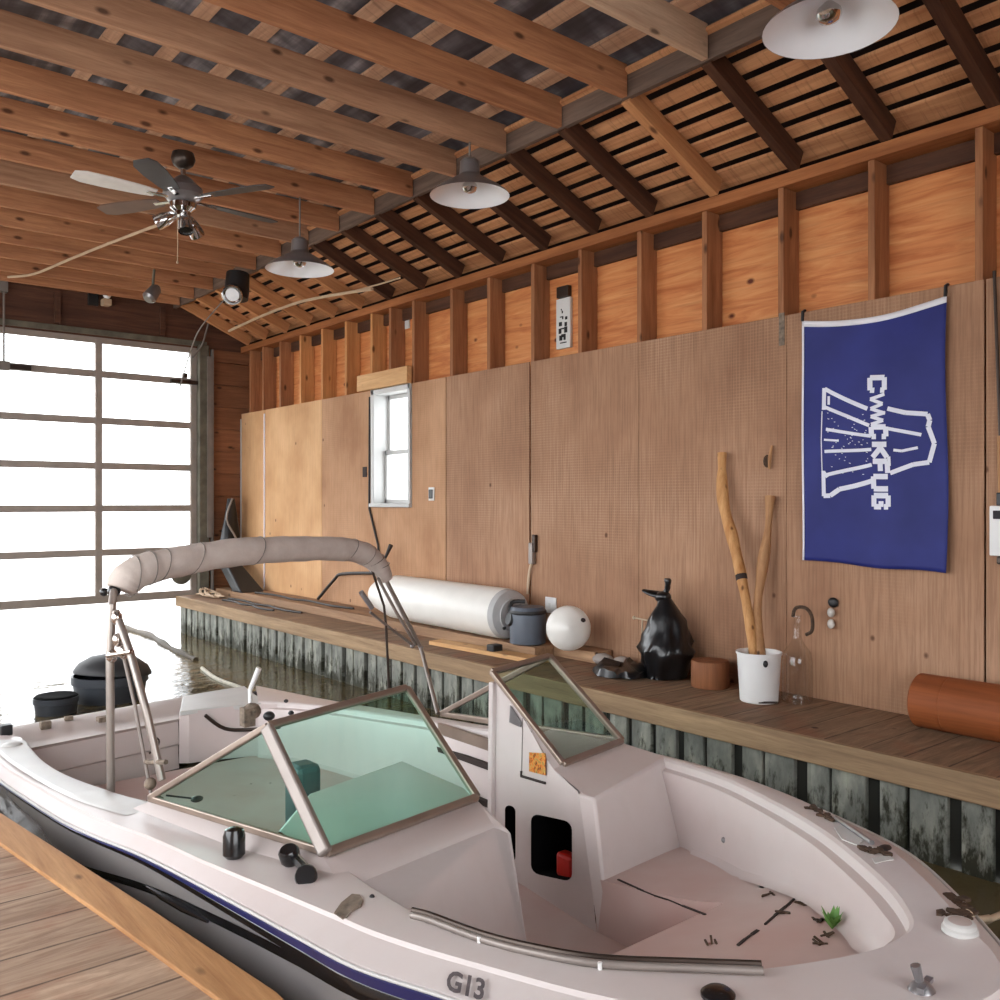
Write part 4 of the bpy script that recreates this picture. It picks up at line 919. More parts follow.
for k in range(5):
    a = math.radians((-61, 6, 120, 182, 230)[k]); d = Vector((math.cos(a), math.sin(a), 0)); s_ = Vector((-d.y, d.x, 0)); o = Vector((fx, fy, 3.45)); tl = Vector((0, 0, .16))
    mt = (M['bladegrey'], M['bladegrey'], M['bladebrown'], M['bladeglint'], M['bladegrey'])[k]  # left blade coloured white for its specular glint
    pts = []
    for r_, w_ in ((.20, .05), (.3, .065), (.52, .08), (.68, .078), (.75, .05)): pts.append((r_, w_))
    top_ = [o + d * r_ + (s_ + tl) * w_ for r_, w_ in pts] + [o + d * r_ - (s_ + tl) * w_ for r_, w_ in reversed(pts)]
    bl = MB().slab(top_, (0, 0, .008)).build('blade', mt, fan, 0)
    MB().bar(o + d * .09, o + d * .26, .035, .012, (s_ * -.16 + Vector((0, 0, 1)))).build('blade_bracket', M['chrome'], bl, 0, .003)
for k, (ang, tilt) in enumerate(((-100, .35), (150, 1.1), (30, .8))):
    a = math.radians(ang); d = Vector((math.cos(a) * math.sin(tilt), math.sin(a) * math.sin(tilt), -math.cos(tilt))); o = Vector((fx, fy, 3.34)) + Vector((math.cos(a) * .05, math.sin(a) * .05, 0))
    hd = MB().lathe([(.02, 0), (.035, .02), (.05, .08), (.055, .14), (.052, .155)], o, d, 18, False).build('spot_head', M['chrome'], fan)
    MB().lathe([(.05, .145), (.03, .15), (.001, .152)], o, d, 18).build('lens', M['black_gloss'], hd)
m = MB().tube([(fx - .05, fy - .02, 3.3), (fx - .06, fy - .06, 3.12), (fx - .07, fy - .08, 2.98)], .003, 6); m.ball((fx - .07, fy - .08, 2.97), .01, 8, 6); m.build('pull_chain', M['cablepale'], fan)

m = MB().tube(spline([on_z(x, y, 3.775) for x, y in ((166, 222), (110, 243), (68, 260), (34, 274), (8, 277))], 5), .014, 8)
tag(m.build('cable', M['cablepale'], None), 'pale cable running under the joists from the ceiling fan', 'cable')
P = [on_x(x, y, 4.5) for x, y in ((229, 331), (262, 316), (300, 302), (340, 294), (372, 289))]
tag(MB().tube(spline(P, 5), .016, 8).build('conduit', M['cablepale'], None), 'pale bent conduit strip under the far rafters', 'conduit')
P = [on_x(x, y, 4.55) for x, y in ((350, 292), (380, 284), (400, 278))]; tag(MB().tube(spline(P, 5), .008, 8).build('cable', M['cablepale'], None), 'thin pale cable under the rafters beside the bent conduit', 'cable')
# spotlight on the header near the far corner
p = on_x(237, 290, 3.95); t = thing('spotlight', p, 'black cylinder spotlight with chrome rim near the far end of the header', 'spotlight')
MB().lathe([(.05, .2), (.12, .18), (.13, .0), (.12, -.1)], p, (.1, .1, 1), 22, True).build('housing', M['black'], t)
d = (Vector((0, 0, .6)) - p); d = Vector((-.5, -.7, -.55)).normalized()
MB().lathe([(.05, 0), (.10, .06), (.11, .14), (.10, .15), (.085, .12), (.001, .10)], p + Vector((-.06, -.08, -.03)), d, 24).build('lamp_head', M['chrome'], t)
MB().lathe([(.001, .125), (.07, .125), (.07, .13), (.001, .135)], p + Vector((-.06, -.08, -.03)), d, 20).build('lens', M['shade_in'], t)
MB().tube(spline([p + Vector((-.1, .1, -.1)), p + Vector((-.2, .5, -.35)), p + Vector((-.05, 1.2, -.5)), p + Vector((-.1, 1.4, -.9))], 5), .008, 6).build('wire', M['cablegrey'], t)
P = [on_y(x, y, YE - .12) for x, y in ((218, 300), (208, 325), (202, 345), (192, 358))]
tag(MB().tube(spline(P, 5), .012, 8).build('cable', M['cablegrey'], None), 'grey cable drooping down the corner beside the garage door', 'cable')
p = on_y(152, 294, 9.9); t = thing('flood_lamp', Vector((p.x, p.y, 3.79)), 'small grey flood lamp tilted under the joists near the end wall', 'lamp')
MB().lathe([(.03, -.12), (.06, -.08), (.075, .06), (.05, .09)], p, (-.6, -.2, -.8), 16).build('housing', M['gunmetal'], t); MB().tube([p, Vector((p.x + .03, p.y + .02, 3.79))], .015, 8).build('bracket', M['jamb'], t)
p = on_y(107, 298, YE - .1); t = thing('bulb_socket', p + Vector((0, .1, 0)), 'bare bulb and socket on the dark wall above the garage door', 'lamp')
MB().ball(p + Vector((0, 0, .05)), .05, 12, 8, (1, 1, 1.3)).build('bulb', M['shade_in'], t); MB().box(p + Vector((-.05, -.03, -.09)), p + Vector((.05, .1, -.01))).build('socket', M['cablepale'], t, 0, .01); MB().box(p + Vector((-.2, .06, -.1)), p + Vector((-.08, .1, .06))).build('junction_box', M['black'], t, 0, .01)

# ================================================================= ON THE RIGHT WALL
FY0, FY1, FZ0, FZ1 = 2.26, 3.15, .905, 2.405
def flag_pt(u, v, off=0):          # u 0 = left edge in the photo, v 0 = top
    y = FY1 + (FY0 - FY1) * u; sag = .05 * math.sin(PI * min(1, u)) * (1 - v) ** 2
    z = FZ1 + (FZ0 - FZ1) * v - sag + (.045 * (1 - v)) * 0 - .03 * v * (u - .0) + .006 * v * math.sin(u * 9)
    amp = .005 + .009 * v
    wv = amp * math.sin(u * 13 + v * 3) + .010 * math.sin(v * 7 + u * 4) + .012 * math.sin((u - .5) * 5 + (1 - v) * 5) * (1 - v)
    return Vector((WALL - .03 + wv * .8 - off - .01, y + .008 * math.sin(v * 6), z))
t = thing('flag', (WALL - .02, 2.7, FZ1), 'navy blue flag with white emblem hung upright on the wall', 'flag')
NU, NV = 40, 60
MB().loft([[flag_pt(i / NU, j / NV) for i in range(NU + 1)] for j in range(NV + 1)]).build('cloth', M['flag'], t, 180, solid=.002)
MB().loft([[flag_pt(i / NU, v, .003) for i in range(NU + 1)] for v in (-.002, .022)]).build('hem', M['hem'], t, 180, solid=.002)
MB().loft([[flag_pt(u, j / NV, .003) for u in (-.003, .012)] for j in range(NV + 1)]).build('side_hem', M['hem'], t, 180, solid=.002)
m = MB()
for u in (.005, .995): p = flag_pt(u, 0); m.tube([p + Vector((.02, 0, .07)), p + Vector((-.005, 0, .06)), p + Vector((-.01, 0, .0))], .01, 8)
m.build('hook', M['black'], t)
# emblem in flag coordinates read from its outline (photo offsets inside the flag)
import functools
def emb_uv(px, py):
    p = on_x(px, py, WALL - .045); return ((FY1 - p.y) / (FY1 - FY0), (FZ1 - p.z) / (FZ1 - FZ0))
def g(x, y): return (810 + x * .16, 360 + y * .16)     # from the 875 x 1000 enlargement
def strip(m, pts, w):
    P = [Vector((*emb_uv(*g(*q)), 0)) for q in pts]
    for a, b_ in zip(P, P[1:]):
        # metric lengths on the cloth
        a2, b2 = Vector((a.x * .89, a.y * 1.5)), Vector((b_.x * .89, b_.y * 1.5)); d = (b2 - a2); L = d.length; d /= L; nn = Vector((-d.y, d.x)) * (w / 2)
        k = max(1, int(L / .03)); rws = []
        for j in range(k + 1):
            c_ = a2 + d * (L * j / k); rws.append([flag_pt((c_.x + s * nn.x) / .89, (c_.y + s * nn.y) / 1.5, .004) for s in (-1, 1)])
        m.loft(rws)
m = MB()
strip(m, [(95, 165), (140, 185), (240, 225), (365, 275)], .026); strip(m, [(90, 160), (90, 300)], .028); strip(m, [(122, 210), (122, 265)], .018)
strip(m, [(100, 283), (240, 330), (372, 382)], .022); strip(m, [(105, 424), (380, 450)], .02); strip(m, [(95, 567), (378, 535)], .02); strip(m, [(92, 492), (185, 492)], .013)
strip(m, [(105, 715), (240, 672), (376, 632)], .022); strip(m, [(78, 310), (74, 500), (78, 700)], .007); strip(m, [(86, 690), (86, 850)], .026)
strip(m, [(84, 848), (125, 845), (180, 800), (260, 775), (372, 735)], .028); strip(m, [(92, 700), (110, 730)], .02)
strip(m, [(495, 275), (610, 308), (740, 322), (752, 360), (740, 400), (772, 505), (735, 622), (640, 635), (495, 685)], .026)
strip(m, [(480, 400), (590, 425), (697, 450)], .02); strip(m, [(522, 540), (575, 548), (672, 530)], .016); strip(m, [(490, 580), (490, 640)], .02)
m.build('emblem', M['emblem'], t, 0, recalc=False)
m = MB()
for k in range(60):
    q = (random.uniform(110, 360), random.uniform(300, 700)); a = (q[0] + random.uniform(4, 12), q[1] + random.uniform(-3, 3)); strip(m, [q, a], .004)
m.build('emblem_specks', M['emblem'], t, 0, recalc=False)
GL = {'C': [[(.95, .7), (.95, 1), (.05, 1), (.05, 0), (.95, 0), (.95, .3)]], 'W': [[(0, 1), (.25, 0), (.5, .85), (.75, 0), (1, 1)]], 'K': [[(.05, 0), (.05, 1)], [(.05, .42), (.95, 1)], [(.3, .55), (.95, 0)]],
      'F': [[(.05, 0), (.05, 1), (.95, 1)], [(.05, .5), (.8, .5)]], 'U': [[(.05, 1), (.05, 0), (.95, 0), (.95, 1)]], 'G': [[(.95, .7), (.95, 1), (.05, 1), (.05, 0), (.95, 0), (.95, .5), (.5, .5)]]}
for word in ((('C', 70, 160), ('W', 182, 305), ('W', 300, 400), ('C', 388, 456)), (('K', 498, 590), ('F', 606, 688), ('U', 702, 788), ('G', 822, 900))):
    m = MB()
    for ch, y0, y1 in word:
        for st_ in GL[ch]: strip(m, [(384 + b * 94, y0 + (y1 - y0) * a) for a, b in st_], .02 if ch == 'W' else .032)
    m.build('lettering', M['emblem'], t, 0, recalc=False)

def wallbox(name, px0, py0, px1, py1, X, depth, mat, label, cat, bevel=.004):
    a, b_ = on_x(px0, py0, X), on_x(px1, py1, X)
    o = MB().box((X - depth, min(a.y, b_.y), min(a.z, b_.z)), (X, max(a.y, b_.y), max(a.z, b_.z))).build(name, mat, None, 0, bevel); return tag(o, label, cat)
a = on_x(432, 494, WALL); t = thing('wall_outlet', a, 'small dark wall outlet right of the window', 'outlet')
MB().box((WALL - .012, a.y - .045, a.z - .065), (WALL, a.y + .045, a.z + .065)).build('outlet_plate', M['paper'], t, 0, .003); MB().box((WALL - .02, a.y - .03, a.z - .045), (WALL - .011, a.y + .03, a.z + .045)).build('socket', M['black'], t, 0, .004)
a = on_x(551, 605, WALL); t = thing('wall_outlet', a, 'white square outlet plate just above the white ball tank', 'outlet')
MB().box((WALL - .012, a.y - .07, a.z - .065), (WALL, a.y + .06, a.z + .065)).build('outlet_plate', M['white'], t, 0, .003); MB().box((WALL - .018, a.y - .015, a.z - .02), (WALL - .011, a.y + .015, a.z + .02)).build('socket', M['paper'], t, 0, .002)
# card and small tag between studs
t = thing('notice_card', (XS - .01, 5.40, 2.56), 'upright white card with black scribbled writing between two studs', 'notice')
a, b_ = on_x(557, 300, XS - .02), on_x(571, 347, XS - .02)
y0, y1, z0, z1 = b_.y, a.y, b_.z, a.z
MB().box((XS - .03, y0, z0), (XS - .001, y1, z1)).build('card', M['paper'], t, 0, .003)
m = MB()
for zz, yy, w_, h_ in ((.10, .30, .45, .02), (.16, .25, .2, .10), (.16, .55, .14, .12), (.22, .38, .2, .06), (.30, .2, .18, .1), (.30, .6, .2, .12), (.38, .3, .5, .025), (.43, .62, .16, .08), (.45, .22, .2, .08), (.56, .66, .14, .06), (.62, .3, .22, .02), (.58, .45, .07, .05), (.7, .42, .07, .05), (.76, .36, .05, .03)):
    yc = y1 - (y1 - y0) * (yy + w_ / 2); hw = (y1 - y0) * w_ / 2; zc = z0 + (z1 - z0) * zz
    m.box((XS - .034, yc - hw, zc), (XS - .029, yc + hw, zc + (z1 - z0) * h_))
m.build('writing', M['ink'], t, 0)
MB().box((XS - .05, y0 + .01, z1 + .005), (XS - .001, y1 - .02, z1 + .1)).build('bracket', M['darkmetal'], t, 0, .008)
wallbox('paper_tag', 396, 318, 410, 328, XS - .001, .01, M['paper'], 'small white tag on the sheathing above the window', 'tag', 0)
# scraper and cable hanging at the dark joint
a = on_x(534, 545, WALL - .001); t = thing('hanging_tool', a, 'small grey hand tool hanging on the wall joint above the tank', 'tool')
MB().box((WALL - .05, a.y - .03, a.z - .16), (WALL - .002, a.y + .02, a.z + .02)).build('blade', M['alu_light'], t, 0, .006); MB().box((WALL - .04, a.y - .05, a.z - .06), (WALL - .002, a.y - .01, a.z + .09)).build('handle', M['darkmetal'], t, 0, .008)
MB().tube(spline([(WALL - .02, a.y + .01, a.z - .15), (WALL - .03, a.y + .03, a.z - .25), (WALL - .02, a.y + .06, a.z - .42)], 4), .012, 8).build('cord', M['hose'], t)
P = [(WALL - .016, 8.36, 2.4), (WALL - .016, 8.37, 1.2), on_x(378, 545, WALL - .016), on_x(381, 575, WALL - .016)]
tag(MB().tube(P, .012, 8).build('cable', M['cableblack'], None), 'dark cable running down the wall beside the window', 'cable')
wallbox('knot_plug', 363, 467, 367, 477, WALL, .006, M['seam'], 'dark knot beside the window on the tan sheet', 'knot', 0)
# wood fragment, hooks with glass bits
a = on_x(771, 458, WALL - .002); t = thing('wall_hook', a, 'small brown wooden hook fragment above the second stick', 'hook')
MB().tube([a + Vector((-.02, 0, -.07)), a + Vector((-.03, -.01, .0)), a + Vector((-.02, -.02, .08))], [.008, .012, .008], 8).build('peg', M['stick_b'], t); MB().ball(a + Vector((0, .03, -.02)), .035, 10, 6, (.4, .8, 1.2)).build('plate', M['debris'], t)
a = on_x(834, 604, WALL - .002); t = thing('wall_hook', a, 'dark round wall hook holding two glass drops beside the jug', 'hook')
MB().ball(a + Vector((-.01, 0, .01)), .035, 14, 8, (.5, 1, .9)).build('knob', M['black'], t)
for dz in (-.05, -.12): MB().ball(a + Vector((-.03, .002, dz)), .03, 12, 8, (.7, .8, 1)).build('glass_drop', M['bead'], t)
# white box with pole at the right edge
a = on_x(996, 531, WALL); t = thing('wall_box', (WALL, 2.0, 1.0), 'white electrical box at the right photo edge with a thin pole above', 'electrical box')
MB().box((WALL - .06, 1.87, .985), (WALL, 2.03, 1.25)).build('cover', M['white'], t, 0, .006); MB().box((WALL - .066, 1.965, 1.18), (WALL - .058, 2.01, 1.225)).build('mark', M['ink'], t, 0, .004)
MB().box((WALL - .05, 1.88, .94), (WALL, 2.0, .984)).build('bottom_fitting', M['darkmetal'], t, 0, .01); MB().box((WALL - .05, 1.96, 1.251), (WALL, 2.0, 1.32)).build('top_fitting', M['black'], t, 0, .006)
m = MB().tube([(WALL - .03, 1.985, 1.32), (WALL - .03, 1.99, 1.62)], .012, 10); m.tube([(WALL - .03, 1.97, 1.32), (WALL - .03, 1.972, 1.6)], .007, 8)
m.build('pole', M['stick_b'], t); MB().tube([(WALL - .02, 1.99, 1.62), (WALL - .02, 2.02, 2.5)], .009, 8).build('conduit', M['darkmetal'], t)

# ================================================================= ON THE RIGHT DOCK
# long boards raised on the dock along the wall
ST_Z = DOCK + .085
for k, (x0, x1, y0, lab) in enumerate(((4.69, 4.885, 5.25, 'long brown plank raised along the dock under the white tank, side near the water'), (4.895, 5.085, 4.8, 'long brown plank raised along the dock against the wall behind the white tank'))):
    b = beam('dock_plank', ((x0 + x1) / 2, 11.6, DOCK + .0425), ((x0 + x1) / 2, y0, DOCK + .0425), x1 - x0, .085, M['longplank']); tag(b, lab, 'plank', 'planks lying along the right dock')
b = beam('loose_plank', Vector((4.52, 6.35, DOCK + .018)), Vector((4.60, 5.05, DOCK + .018)), .15, .034, M['newboard']); tag(b, 'short pale plank on the dock in front of the pump', 'plank')
# white tank
ta, tb = Vector((4.80, 5.72, ST_Z + .212)), Vector((4.85, 7.8, ST_Z + .212)); tr = .21; tax = (tb - ta).normalized(); TL = (tb - ta).length
t = thing('water_tank', (4.83, 6.9, ST_Z), 'long white cylindrical tank lying on planks against the wall', 'tank')
MB().lathe([(tr * .97, 0), (tr, .02), (tr, TL - .36), (tr * .72, TL - .06), (tr * .6, TL), (.02, TL + .01)], ta, tax, 48).build('shell', M['tank'], t, 30)
MB().lathe([(tr * .985, .004), (tr * .93, -.05), (tr * .66, -.075), (tr * .64, -.085), (tr * .5, -.085), (.01, -.085)], ta, tax, 48).build('end_cap', M['tankgrey'], t, 30)
MB().lathe([(.05, .08), (.055, .11), (.03, .12)], ta + Vector((.05, 0, .03)), -tax, 20).build('fitting', M['black'], t)
MB().ball(ta - tax * .07 + Vector((-.09, 0, -.1)), .018, 8, 6).build('drain_plug', M['black'], t)
# slate motor beside it
p = Vector((4.78, 5.44, ST_Z)); t = thing('pump', p, 'slate blue pump housing at the grey end of the white tank', 'pump')
MB().lathe([(.12, 0), (.145, .012), (.148, .26), (.13, .30), (.06, .305)], p, (0, 0, 1), 28).build('casing', M['pump'], t)
MB().lathe([(.148, .245), (.151, .25), (.151, .27), (.148, .275)], p, (0, 0, 1), 28, False).build('rim', M['black'], t)
m = MB().lathe([(.055, 0), (.06, .02), (.05, .04)], p + Vector((-.11, .06, .20)), (-.8, .2, .2), 18); m.tube(spline([p + Vector((-.09, .1, .2)), p + Vector((-.05, .14, .32)), p + Vector((.04, .08, .33))], 4), .018, 8); m.build('inlet', M['black'], t)
# ball tank
p = Vector((4.80, 4.99, ST_Z)); t = thing('ball_tank', p, 'round white pressure tank with a conical face on the dock', 'tank')
c_ = p + Vector((0, 0, .172)); ax = Vector((-.62, -.7, .12)).normalized()
MB().lathe([(.001, -.15), (.09, -.13), (.15, -.075), (.172, 0), (.168, .03), (.12, .075), (.03, .125), (.001, .13)], c_, ax, 40).build('shell', M['tank'], t, 50)
MB().ball(c_ + ax * .075 + Vector((.09, -.06, .06)), .022, 8, 6, (1, 1, .8)).build('chip', M['seam'], t)
p = on_z(495, 655, DOCK); b = MB().box(p + Vector((-.05, -.04, 0)), p + Vector((.05, .05, .085))).build('block', M['black'], None, 0, .01); tag(b, 'small black block on the dock edge below the grey tank end', 'block')
m = MB()
for dx, dy, r_ in ((0, 0, .07), (.06, -.14, .06), (.02, -.24, .045)): m.ball((4.9 + dx, 4.72 + dy, DOCK + r_ * .62), r_, 14, 8, (1.1, 1.2, .62))
for q in m.v: q += Vector((0, 0, abs(noise.noise(q * 14)) * .015))
tag(m.build('rag', M['rock'], None), 'crumpled grey rag on the dock between ball tank and black bag', 'rag')
t = thing('thin_stand', (5.0, 4.42, DOCK), 'thin white T shaped stand beside the black bag', 'stand')
m = MB().tube([(5.0, 4.42, DOCK), (5.0, 4.42, DOCK + .36)], .006, 8); m.tube([(5.0, 4.33, DOCK + .36), (5.0, 4.50, DOCK + .37)], .006, 8); m.ball((5.0, 4.50, DOCK + .37), .014, 8, 6); m.build('rod', M['hose'], t); MB().lathe([(.03, 0), (.03, .006)], (5.0, 4.42, DOCK), seg=12).build('foot', M['cablegrey'], t)
# tied black bag
bx, by = 4.89, 4.13; t = thing('trash_bag', (bx, by, DOCK), 'tall glossy black plastic bag with tied neck on the dock', 'bag')
prof = [(.13, 0), (.165, .015), (.17, .05), (.168, .10), (.17, .15), (.172, .2), (.165, .25), (.15, .3), (.135, .35), (.12, .4), (.095, .45), (.07, .5), (.05, .55)]
m = MB().lathe(prof, (bx, by, DOCK), (0, 0, 1), 40)
for q in m.v:
    d = Vector((q.x - bx, q.y - by, 0)); k = (q.z - DOCK)
    if k > .005: q += d * (.30 * noise.noise(q * 6) + .22 * noise.noise(q * 15) + .08 * noise.noise(q * 32)) + Vector((0, -.03 * math.sin(k * 5), 0))
m.build('sack', M['bag'], t, 60)
kn_ = MB().ball((bx, by, DOCK + .56), .055, 14, 8, (1, 1.1, .8))
kn_.tube(spline([(bx, by, DOCK + .57), (bx + .01, by - .03, DOCK + .63), (bx, by - .04, DOCK + .69)], 4), [.022, .018, .02, .019, .022, .02, .024, .026, .02], 10)
kn_.tube(spline([(bx, by, DOCK + .57), (bx - .04, by + .08, DOCK + .585), (bx - .05, by + .15, DOCK + .6)], 4), [.04, .036, .033, .03, .027, .024, .02, .015, .008], 10, True, .5)
for q in kn_.v: q += Vector((noise.noise(q * 25), noise.noise(q * 25 + Vector((5, 0, 0))), 0)) * .008
kn_.build('neck', M['bag'], t, 60)
m = MB().lathe([(.06, 0), (.19, .012), (.185, .05), (.13, .075), (.03, .08)], (4.72, 4.36, DOCK), (0, 0, 1), 40)
for q in m.v: q.y = 4.36 + (q.y - 4.36) * 1.15 + noise.noise(q * 15) * .03; q.x += noise.noise(q * 13) * .03; q.z = DOCK + max(0, (q.z - DOCK) * (1 + .9 * noise.noise(q * 18)))
tag(m.build('tarp_bundle', M['bag'], None, 60), 'flat crumpled black plastic bundle beside the tied bag', 'bundle')
# stump, bucket, sticks, jug, log
p = Vector((4.88, 3.72, DOCK)); o = MB().lathe([(.118, 0), (.125, .01), (.125, .165), (.12, .175), (.06, .176)], p, (0, 0, 1), 40).build('wood_block', M['stump'], None); tag(o, 'short round reddish wood block beside the black bag', 'wood block')
bk = Vector((4.76, 3.26, DOCK)); t = thing('bucket', bk, 'white plastic bucket holding two sticks', 'bucket')
MB().lathe([(.108, 0), (.114, .006), (.132, .29), (.138, .292), (.138, .305), (.130, .305), (.126, .29), (.108, .012), (.01, .012)], bk, (0, 0, 1), 40, True).build('pail', M['white'], t, 40)
MB().lathe([(.121, .235), (.001, .235)], bk, seg=30, caps=False).build('contents', M['cablegrey'], t)
d = Vector((-.62, -.78, 0)); MB().ball(bk + d * .128 + Vector((.0, .0, .25)), .022, 12, 8, (.7, .7, 1)).build('handle_lug', M['black'], t)
MB().tube([bk + d * .115 + Vector((-.02, .03, .012)), bk + d * .13 + Vector((.05, -.05, .02))], .007, 6).build('twig', M['seam'], t)
s1t = Vector((5.04, 3.69, 1.61)); P = spline([bk + Vector((-.01, .03, .02)), on_x(752, 640, 4.83), on_x(742, 580, 4.9), on_x(733, 540, 4.95), on_x(723, 500, 5.0), on_x(722, 453, 5.04)], 5)
n_ = len(P); o = MB().tube(P, [.024 + .014 * min(1, k / n_ * 1.8) + .003 * math.sin(k * 1.3) - (.008 if k > n_ - 4 else 0) for k in range(n_)], 14).build('stick', M['stick_a'], None)
t = tag(o, 'crooked yellow peeled branch, the taller stick in the white bucket', 'stick', 'sticks standing in the bucket')
k = int(n_ * .42); MB().tube([P[k], P[k + 1]], [.0365, .0365], 14).build('band', M['seam'], o)
P = spline([bk + Vector((.04, -.0, .02)), on_x(757, 620, 4.9), on_x(762, 570, 4.98), on_x(768, 530, 5.03), on_x(770, 496, 5.06)], 5); n_ = len(P)
o = MB().tube(P, [.037 + .007 * math.sin(k * .7) - .012 * (k / n_) for k in range(n_)], 14).build('stick', M['stick_b'], None); tag(o, 'grey brown bare branch, the shorter straight stick in the bucket', 'stick', 'sticks standing in the bucket')
jg = Vector((4.91, 3.09, DOCK)); t = thing('glass_jug', jg, 'clear glass jug with a dark handle loop beside the bucket', 'jug')
MB().lathe([(.001, .006), (.088, .004), (.092, .02), (.09, .25), (.078, .31), (.04, .36), (.024, .40), (.02, .46), (.02, .52), (.024, .53)], jg, (0, 0, 1), 32, False).build('body', M['jugglass'], t, 60, solid=.004)
MB().tube(spline([jg + Vector((0, .03, .52)), jg + Vector((0, .01, .575)), jg + Vector((0, -.06, .58)), jg + Vector((0, -.10, .53)), jg + Vector((0, -.10, .45)), jg + Vector((0, -.06, .42))], 5), .011, 8).build('handle', M['debris'], t)
ly0, ly1 = 2.34, 1.2; lr = .145; o = MB().lathe([(lr * .9, 0), (lr, .012), (lr, .16), (lr * .985, .163), (lr * .985, .168), (lr, .171), (lr, ly0 - ly1)], (4.90, ly0, DOCK + lr), (0, -1, 0), 48).build('log_roll', M['log'], None, 30); tag(o, 'smooth orange brown wooden roller lying on the dock by the wall', 'log')
# cables and tools at the far end of the dock
def dk(x, y, h=.02): p = on_z(x, y, DOCK + h); p.x = min(p.x, 5.05); return p
def line_on_dock(X0, Y0, X1, Y1, n=7, amp=.05, z=.012):
    z += .085 if X0 > 4.69 else 0
    return spline([(X0 + (X1 - X0) * k / n + amp * math.sin(k * 2.3 + Y0), Y0 + (Y1 - Y0) * k / n, DOCK + z) for k in range(n + 1)], 4)
for k, (a, lab) in enumerate((((4.82, 10.6, 4.85, 8.35), 'long black cable lying on the dock toward the white tank, nearest the wall'), ((4.60, 10.9, 4.58, 9.0), 'black cable looping over the far dock, middle of the bundle'), ((4.48, 10.8, 4.44, 9.4), 'black cable on the far dock nearest the water'))):
    tag(MB().tube(line_on_dock(*a, amp=.03, z=.012 + .0 * k), .012, 8).build('cable', M['cableblack'], None), lab, 'cable', 'cables on the far dock')
m = MB()
for k in range(9):
    a = [Vector((4.48 + .09 * math.cos(k + j * .8) * (1 - j * .05), 11.5 - j * .1 + .03 * math.sin(k * 3 + j), DOCK + .02 + .09 * abs(math.sin(k + j * .5)) * (1 - j / 6))) for j in range(6)]
    m.tube(spline(a, 3), .008, 6)
tag(m.build('cable_coil', M['cablepale'], None), 'tangled coil of pale cable in front of the end wall', 'cable')
P = [on_x(318, 595, 5.0), on_x(334, 580, 5.02), on_x(342, 574, 5.03), on_x(374, 573, 5.04)]; P[0].z = ST_Z + .02
tag(MB().tube(spline(P, 5), .018, 8).build('hose', M['cableblack'], None), 'black hose bending up against the wall left of the white tank', 'hose')
a, b_ = on_x(379, 590, 4.92), on_x(391, 545, 4.98); a.z = ST_Z + .42
tag(MB().tube([Vector((4.93, a.y + .02, ST_Z + .41)), a.lerp(b_, .5), b_], [.012, .012, .024], 8).build('brush', M['cableblack'], None), 'dark brush resting upright on top of the white tank', 'brush')
z0_ = ST_Z; m = MB().add([(4.66, 11.0, z0_), (4.98, 11.0, z0_), (4.98, 10.72, z0_), (4.66, 10.72, z0_), (4.66, 11.5, z0_ + .36), (4.84, 11.5, z0_ + .36), (4.84, 11.3, z0_ + .42), (4.66, 11.3, z0_ + .42)], [(0, 3, 2, 1), (4, 5, 6, 7), (0, 1, 5, 4), (1, 2, 6, 5), (2, 3, 7, 6), (3, 0, 4, 7)])
tag(m.build('tool_case', M['black'], None, 0, .02), 'black angular case leaning in the far dock corner', 'case')
p = on_y(230, 530, YE - .2); t = thing('hanging_bag', p, 'black bag with shiny straps hanging by the corner post', 'bag')
m = MB().lathe([(.04, -.5), (.16, -.46), (.175, -.3), (.13, -.05), (.08, .2), (.05, .42)], p, (0, 0, 1), 24)
for q in m.v: q += Vector((noise.noise(q * 8) * .04, 0, 0)); q.y = p.y + (q.y - p.y) * .55
m.build('sack', M['bag'], t, 60); MB().tube(spline([p + Vector((0, -.08, .42)), p + Vector((-.09, -.1, .15)), p + Vector((.02, -.14, -.1)), p + Vector((.05, -.13, -.3))], 4), .014, 8).build('strap', M['alu_light'], t)

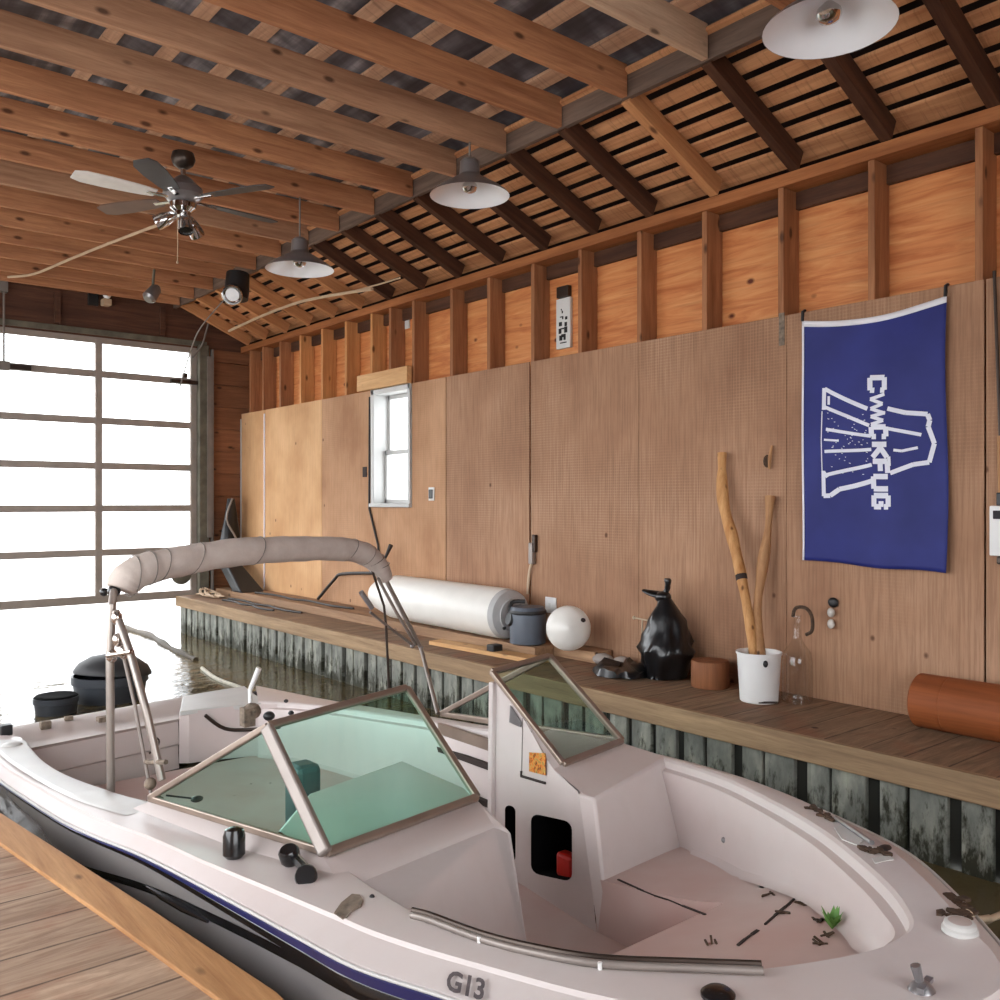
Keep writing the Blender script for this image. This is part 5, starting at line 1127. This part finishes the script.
# ================================================================= ON THE WATER
for (cx, cy, r_, h_, lid, lab) in ((50, 718, .165, .15, False, 'small open slate tub floating behind the stern, left of the lidded tub'), (101, 706, .30, .24, True, 'large slate tub with domed black lid floating behind the stern')):
    p = on_z(cx, cy, WATER - .02); p = p + Vector((SA, CA, 0)) * r_ * .6; t = thing('tub', p, lab, 'tub', 'plastic tubs floating behind the stern')
    MB().lathe([(r_ * .8, -.05), (r_ * .9, 0), (r_ * .98, h_ * .7), (r_ * 1.03, h_ * .72), (r_ * 1.03, h_), (r_ * .97, h_), (r_ * .93, h_ * .8), (.01, h_ * .78)], p, (0, 0, 1), 36).build('body', M['tub'], t, 40)
    if lid: MB().lathe([(r_ * 1.05, h_), (r_ * 1.05, h_ + .02), (r_ * .93, h_ + .08), (r_ * .62, h_ + .14), (r_ * .25, h_ + .165), (.01, h_ + .17)], p, (.1, .05, 1), 36).build('lid', M['tubdark'], t, 40)
    else: MB().lathe([(r_ * 1.0, h_ + .002), (r_ * .9, h_ + .015), (r_ * .01, h_ - .02)], p, (0, 0, 1), 30).build('contents', M['blackmat'], t, 60)
P = [on_z(x, y, WATER + .005) for x, y in ((122, 628), (150, 636), (170, 648), (196, 660))]
tag(MB().tube(spline(P, 5), [.05 - .0015 * k + .01 * math.sin(k * 1.7) for k in range(16)], 10).build('floating_branch', M['branch'], None), 'dark crooked branch floating between stern and far dock', 'branch')
P = [on_z(x, y, WATER + .012) for x, y in ((202, 668), (212, 676), (222, 681), (236, 686), (246, 690))]; P[-1] = Vector((2.62, 6.22, -.05)) if False else P[-1]
tag(MB().tube(spline(P, 5), .018, 8).build('rope', M['rope'], None), 'pale wet rope floating toward the far stern corner', 'rope')
P = [on_deck(967, 916, .008), on_x(977, 919, 2.50), on_x(989, 918, 2.68), on_x(1000, 915, 2.9), Vector((3.55, .98, .08)), Vector((4.19, .7, -.06))]
tag(MB().tube(spline(P, 6), .0095, 10).build('mooring_hose', M['hose'], None), 'beige hose running from the bow over the water to the dock', 'hose')

# ================================================================= LIGHT AND CAMERA
wd = bpy.data.worlds.new('sky'); bpy.context.scene.world = wd; wd.use_nodes = True
bg = wd.node_tree.nodes['Background']; bg.inputs[0].default_value = (.95, .97, 1.0, 1); bg.inputs[1].default_value = 2.2
cam = bpy.data.cameras.new('camera'); co = bpy.data.objects.new('camera', cam); C.objects.link(co)
co.location = (0, 0, CAMZ); co.rotation_euler = (PI / 2, 0, -A1)
cam.sensor_width = 36; cam.lens = 36 * F / 1000; cam.shift_y = (HY - 500) / 1000; cam.clip_start = .05; cam.clip_end = 400
sc = bpy.context.scene; sc.camera = co
sc.view_settings.view_transform = 'Standard'; sc.view_settings.look = 'None'; sc.view_settings.gamma = 1; sc.view_settings.use_curve_mapping = False
sc.view_settings.exposure = 1.52
